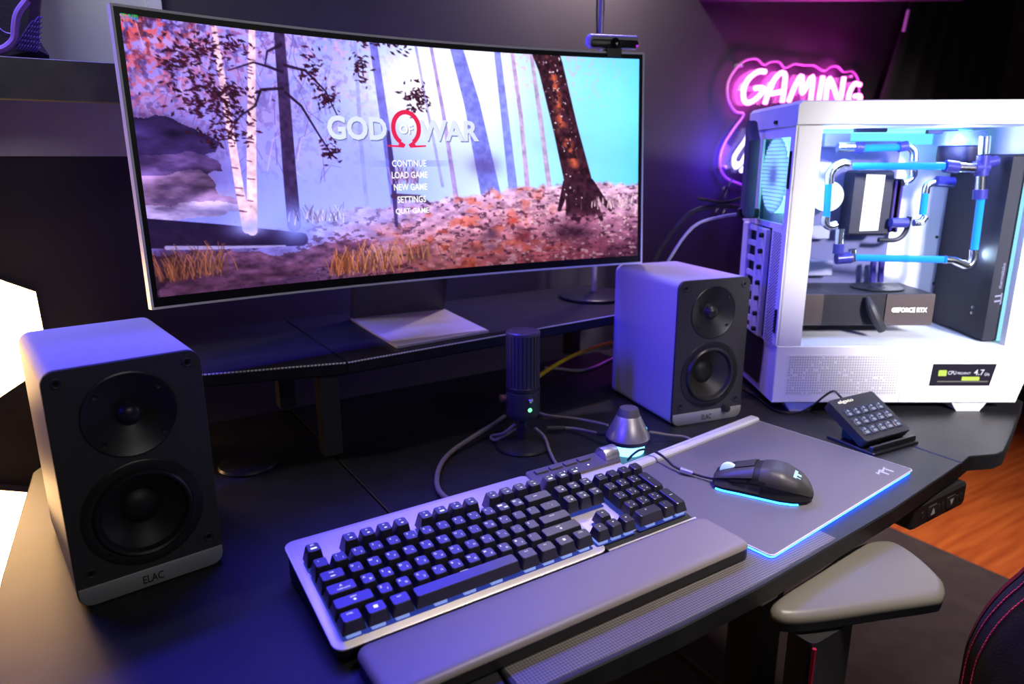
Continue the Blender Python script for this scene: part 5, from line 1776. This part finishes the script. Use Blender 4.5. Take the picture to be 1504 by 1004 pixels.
# radiator with its black housing at the front end
rx0, rx1 = pq(1443, 497, 22)[0], pq(1463, 497, 22)[0]
rzt = pq(1490, 226, 22)[2]
rad = G().box(rx0, rx1 + 3, 22, 186, zb + 2, rzt, bev=4).build('radiator', mat('radiator_black', (0.012, 0.011, 0.022), 0.6), pc)
v, f = text_geo('thermal', width=44, height=5.5)
RM = frame((0, 0, 0), (0, 0, 1), (-1, 0, 0), (0, -1, 0))
zc_ = pq(1466, 405, 22)[2]
xc_ = (rx0 + rx1) / 2 + 3
G().add([(xc_ - y, 21.6, zc_ + x) for x, y, z in v], f).build('lettering', mat('grey_print', (0.22, 0.21, 0.30), 0.5), rad, smooth=False)
lg = G()
zl_ = zc_ - 46
for ox in (0, 9):
    lg.add([(xc_ - 6, 21.6, zl_ + ox), (xc_ + 7, 21.6, zl_ + ox + 2), (xc_ + 7, 21.6, zl_ + ox + 5), (xc_ - 6, 21.6, zl_ + ox + 3)], [(0, 1, 2, 3)])
    lg.add([(xc_ + 4, 21.6, zl_ + ox - 4), (xc_ + 7, 21.6, zl_ + ox - 3), (xc_ + 7, 21.6, zl_ + ox + 8), (xc_ + 4, 21.6, zl_ + ox + 7)], [(0, 1, 2, 3)])
lg.build('logo', MATS['grey_print'], rad, smooth=False)
for px, py in ((1438, 451), (1436, 459)):
    p = pq(px, py, 60)
    G().lathe([(2.4, 0), (2.4, 2), (0.1, 2.4)], 10, frame((rx0, 60, p[2]), (0, 1, 0), (0, 0, 1), (-1, 0, 0))).build('screw', M_SILVER, rad)
# coolant tubes and fittings; the loop stands 90 mm behind the glass
M_COOL = mat('blue_coolant', (0.02, 0.28, 0.85), 0.08, trans=0.35, emit=(0.01, 0.22, 0.75), power=0.55)
DT = 92
Q = lambda px, py, d=DT: pq(px, py, d)
for pts in ([Q(1262, 218, 120), Q(1326, 216, 120)], [Q(1252, 244), Q(1388, 244, 45)], [Q(1441, 290, 45), Q(1431, 366, 45)], [Q(1256, 378), Q(1386, 381, 45)], [Q(1359, 282, 110), Q(1355, 315, 110)], [Q(1217, 268), Q(1214, 318)]):
    G().tube(pts, 6.2, 14, 1).build('coolant_tube', M_COOL, pc)
for pts, r_ in (([Q(1230, 216, 120), Q(1254, 216, 120)], 8.5), ([Q(1246, 241), Q(1238, 240), Q(1226, 246), Q(1219, 256), Q(1218, 270)], 8.0), ([Q(1213, 318), Q(1212, 326), Q(1218, 332), Q(1228, 330)], 7.5),
                ([Q(1334, 214, 120), Q(1342, 222, 120), Q(1342, 236, 120)], 7.0), ([Q(1342, 244, 110), Q(1341, 258, 110), Q(1333, 266, 110), Q(1326, 268, 110)], 6.5),
                ([Q(1406, 246, 45), Q(1430, 247, 45)], 8.5), ([Q(1447, 200, 45), Q(1445, 226, 45)], 8.5), ([Q(1441, 258, 45), Q(1440, 278, 45)], 8.0),
                ([Q(1431, 366, 45), Q(1430, 380, 45), Q(1422, 390, 45), Q(1410, 386, 45), Q(1400, 382, 45), Q(1388, 381, 45)], 7.5), ([Q(1359, 318, 110), Q(1352, 326, 110), Q(1342, 327, 110)], 6.5), ([Q(1372, 268, 110), Q(1362, 272, 110), Q(1359, 284, 110)], 6.5),
                ([Q(1234, 336), Q(1232, 358)], 7.5), ([Q(1252, 366), Q(1252, 384)], 7.0)):
    G().tube(pts, r_, 14, 4 if len(pts) > 2 else 1).build('fitting', M_CHROME, pc)
for pts, r_ in (([Q(1255, 216, 120), Q(1266, 217, 120)], 10.5), ([Q(1388, 244, 45), Q(1406, 246, 45)], 10.5), ([Q(1430, 246, 45), Q(1450, 246, 45)], 10.5), ([Q(1445, 228, 45), Q(1441, 258, 45)], 10.5), ([Q(1440, 278, 45), Q(1439, 292, 45)], 11), ([Q(1445, 240, 45), Q(1464, 236, 45)], 9), ([Q(1320, 216, 120), Q(1332, 214, 120)], 9),
                ([Q(1308, 327, 120), Q(1332, 327, 120)], 9), ([Q(1375, 266, 110), Q(1400, 268, 110)], 9.5), ([Q(1232, 358), Q(1231, 372)], 9.5), ([Q(1228, 380), Q(1250, 378)], 10)):
    G().tube(pts, r_, 14, 1).build('collar', M_BLUEP, pc)
# graphics card
g0, g1 = pq(1172, 484, 60), pq(1366, 478, 60)
gz0, gz1 = g1[2], pq(1367, 431, 60)[2]
gp = G().box(8, g1[0], 60, 176, gz0, gz1, bev=2).build('graphics_card', mat('card_dark', (0.02, 0.018, 0.022), 0.4), pc)
M_BRONZE = mat('card_bronze', (0.15, 0.115, 0.11), 0.38, metal=0.7)
gx1 = pq(1300, 450, 60)[0]
gx0 = pq(1208, 450, 60)[0]
G().box(gx1, g1[0] + 0.5, 57.5, 62, gz0 + 1, gz1 - 0.5, bev=1.2).build('end_plate', M_BRONZE, gp)
G().box(8, gx0, 57.5, 62, gz0 + 1, gz1 - 0.5, bev=1.2).build('end_plate', M_BRONZE, gp)
fc_ = pq(1288, 418, 118)
G().lathe([(44, gz1), (46, gz1 + 2), (44, gz1 + 3), (38, gz1 + 1), (14, gz1 + 1), (13, gz1 + 3), (0.1, gz1 + 3)], 40, TR(fc_[0], 118, 0)).build('card_fan', M_SATIN, gp)
v, f = text_geo('GEFORCE', width=(g1[0] - gx1) * 0.74, height=8.5)
tc_ = pq(1336, 455, 57)
G().add([(tc_[0] + x, 57.2, tc_[2] + y) for x, y, z in v], f).build('lettering', glow('card_letters', (1.0, 0.97, 0.88), 3.0), gp, smooth=False)
cb = [pq(1274, 436, 54), pq(1280, 452, 46), pq(1288, 470, 42), pq(1296, 484, 44)]
G().tube(cb, [4, 9, 9, 8], 10, 4).build('power_cable', M_DARK, gp)
for dx in (0, 12):
    a, b = pq(1283 + dx, 384, 150), pq(1281 + dx, 414, 150)
    G().tube([a, b], 5.5, 8, 1).build('riser_cable', mat('cable_navy', (0.03, 0.02, 0.16), 0.45), pc)
cb = [pq(1336, 318, 140), pq(1330, 340, 140), pq(1316, 352, 140), pq(1290, 352, 140)]
G().tube(cb, 4.5, 8, 5).build('inner_cable', M_NAVY, pc)
for px, py in ((1376, 348), (1372, 416)):
    p = pq(px, py, 195)
    G().lathe([(3, 0), (3, 2), (0.1, 2.4)], 10, FRONT @ TR(p[0], p[2], -196)).build('tray_screw', M_DARK, pc)


def tower_world(x, y, z):
    return np.array([TX, TY, 0.3]) + TXV * x + TYV * y + np.array([0, 0, z])


for lx_ in (110, 300):
    point_light('tower_light_bar', tower_world(lx_, 70, ztb - 30), 1.25, (0.32, 0.40, 1.0), 30)
point_light('tower_strip_light', tower_world(xr - 25, 60, zb + 150), 0.5, (0.55, 0.75, 1.0), 15)
point_light('rear_fan_light', tower_world(30, fyc, fzc), 0.35, (0.15, 0.8, 1.0), 20)

# ------------------------------------------------------------------ desk height control under the front edge
h0, h1 = atz(1322, 738, -26), atz(1398, 702, -26)
ha = math.atan2(h1[1] - h0[1], h1[0] - h0[0])
hcx = (h0 + h1) / 2
ctl = thing('desk_controller', 'black desk height control box with arrow buttons under the desk front', 'controller', (hcx[0], hcx[1] + 16, -TH - 0.4), ha)
hl = np.linalg.norm(h1 - h0) / 2 + 4
G().loft([(-hl, -30), (-hl + 8, -36), (hl - 8, -36), (hl, -30), (hl, 0), (-hl, 0)], [(1, -40), (0, -38), (0, 32), (3, 36)], FRONT).build('housing', M_SATIN, ctl)
M_ARW = mat('pale_print', (0.55, 0.52, 0.5), 0.5)
for xx, up_ in ((-hl * 0.28, 1), (hl * 0.40, -1)):
    bt = G().loft(rrect(xx - 11, -27, xx + 11, -9, 2, 3), [(0, 35), (0, 37), (0.6, 37.6)], FRONT).build('button', M_DARK, ctl)
    G().add([(xx - 6, -37.8, -18 - 5 * up_), (xx + 6, -37.8, -18 - 5 * up_), (xx, -37.8, -18 + 6 * up_)], [(0, 1, 2)]).build('arrow', M_ARW, bt, smooth=False)
for xx in (-hl * 0.62, -hl * 0.03, hl * 0.12, hl * 0.66, hl * 0.8):
    G().loft(rrect(xx - 3, -24, xx + 3, -13, 1.5, 2), [(0, 35), (0, 36.6)], FRONT).build('button', M_DARK, ctl)

# ------------------------------------------------------------------ gaming chair, facing along the desk
ch = thing('gaming_chair', 'black gaming chair with red piping and a padded armrest by the desk', 'chair', (540, -480, FLOORZ + 8))
CO = np.array([540, -480, FLOORZ + 8])
ZA = -30.0
arm_px = [(1131, 898), (1150, 878), (1200, 846), (1240, 816), (1262, 806), (1285, 801), (1312, 803), (1345, 822), (1376, 850), (1387, 866), (1384, 882), (1368, 887), (1300, 897), (1220, 909), (1170, 914), (1142, 911)]
ao = [tuple((np.array(atz(px, py, ZA - 10)) - CO)[:2]) for px, py in arm_px]
ao = ao[::-1]
a_ = sum(ao[i][0] * ao[(i + 1) % len(ao)][1] - ao[(i + 1) % len(ao)][0] * ao[i][1] for i in range(len(ao)))
if a_ < 0:
    ao = ao[::-1]
ao = [tuple(p) for p in catmull(np.array([(x, y, 0) for x, y in ao]), 3, True)[:, :2]]
za = ZA - CO[2]
G().loft(ao, [(0, za - 12), (-0.5, za - 9), (1, za - 5), (5, za - 1), (8, za)]).build('armrest_pad', mat('pu_pad', (0.12, 0.112, 0.10), 0.40, bump=0.15, bscale=900), ch)
G().loft(ao, [(6, za - 26), (1, za - 22), (0, za - 12)]).build('armrest_base', M_BLACK, ch)
pc0 = np.array(atz(1215, 925, ZA - 26)) - CO
G().loft(rrect(-38, -17, 38, 17, 8, 4), [(0, za - 420), (0, za - 26)], TR(pc0[0] + 4, pc0[1] + 10, 0)).build('armrest_post', M_SATIN, ch)
G().tube([(pc0[0] - 33, pc0[1] - 8, za - 30), (pc0[0] - 34, pc0[1] - 8, za - 420)], 2.2, 8, 1).build('red_trim', mat('red_trim', (0.25, 0.004, 0.02), 0.45), ch)
# seat, backrest (a thick shield shape standing across x), base with legs and casters
G().loft(rrect(-240, -240, 200, 235, 60, 6), [(20, 300), (0, 320), (0, 385), (20, 405), (60, 400)]).build('seat', mat('chair_leather', (0.022, 0.021, 0.03), 0.42, bump=0.5, bscale=420), ch)
BXP = 720.0
bp_ = [(1504, 835), (1468, 868), (1440, 900), (1420, 935), (1410, 962), (1402, 1004)]
bk_ = [np.array(atx(px, py, BXP)) - CO for px, py in bp_]
yz = [(p[1], p[2]) for p in bk_]
z_lo = yz[-1][1]
out_b = [(yz[-1][0] - 6, z_lo - 120), (yz[-1][0] - 1, z_lo - 50)] + [yz[-1], yz[-2], yz[-3], yz[-4], yz[-5], yz[0]]
out_b += [(yz[0][0] - 42, yz[0][1] + 110), (yz[0][0] - 60, yz[0][1] + 320), (yz[0][0] - 110, yz[0][1] + 440)]
mid_y = -30.0
mir = [(2 * mid_y - y, z) for y, z in out_b[::-1]]
allp = out_b + mir
ar = sum(allp[i][0] * allp[(i + 1) % len(allp)][1] - allp[(i + 1) % len(allp)][0] * allp[i][1] for i in range(len(allp)))
BKM = frame((0, 0, 0), (0, 1, 0), (0, 0, 1), (1, 0, 0))
if ar < 0:
    allp = allp[::-1]
allp = [tuple(p) for p in catmull(np.array([(y, z, 0) for y, z in allp]), 3, True)[:, :2]]
xb = BXP - CO[0]
G().loft(allp, [(40, xb - 12), (22, xb - 10), (9, xb - 3), (2, xb + 10), (0, xb + 25), (0, xb + 70), (12, xb + 85)], BKM).build('backrest', MATS['chair_leather'], ch)
G().loft(allp, [(0.5, xb + 12), (-3.5, xb + 20), (-3.5, xb + 40), (0.5, xb + 46)], BKM, False, False).build('red_edge', mat('wine_edge', (0.12, 0.004, 0.015), 0.5), ch)
P_ = np.array(allp)
cen_ = P_.mean(0)
M_ST = mat('red_thread', (0.6, 0.03, 0.10), 0.5)
nP = len(P_)
tang = np.roll(P_, -1, 0) - np.roll(P_, 1, 0)
nrm = np.stack([-tang[:, 1], tang[:, 0]], 1) / np.linalg.norm(tang, axis=1, keepdims=True)
for ins, xo in ((9, xb - 4.2), (21, xb - 11.2)):
    loop = P_ + nrm * ins
    loop = np.vstack([loop, loop[:1]])
    seg = np.linalg.norm(np.diff(loop, axis=0), axis=1)
    cum = np.concatenate([[0], np.cumsum(seg)])
    g_ = G()
    t_ = 0.0
    while t_ < cum[-1]:
        a = [np.interp(t_, cum, loop[:, i]) for i in (0, 1)]
        b = [np.interp(min(t_ + 3.6, cum[-1]), cum, loop[:, i]) for i in (0, 1)]
        g_.tube([(xo, a[0], a[1]), (xo, b[0], b[1])], 0.9, 4, 1)
        t_ += 5.4
    g_.build('stitching', M_ST, ch, kind='stuff')
G().lathe([(30, 90), (30, 180), (22, 185), (22, 300)], 24).build('gas_lift', M_SATIN, ch)
for i in range(5):
    a = 2 * math.pi * i / 5 + 0.35
    G().loft(rrect(0, -24, 320, 24, 14, 3), [(4, 62), (0, 66), (0, 84), (8, 92)], TR(rz=a)).build('base_leg', M_DARK, ch)
    G().lathe([(26, -10), (30, -6), (30, 6), (26, 10)], 20, TR(rz=a) @ frame((300, 0, 30.3), (1, 0, 0), (0, 0, 1), (0, -1, 0))).build('caster', M_BLACK, ch)
    G().lathe([(8, 28), (8, 64)], 10, TR(rz=a) @ TR(300, 0, 0)).build('caster_stem', M_DARK, ch)
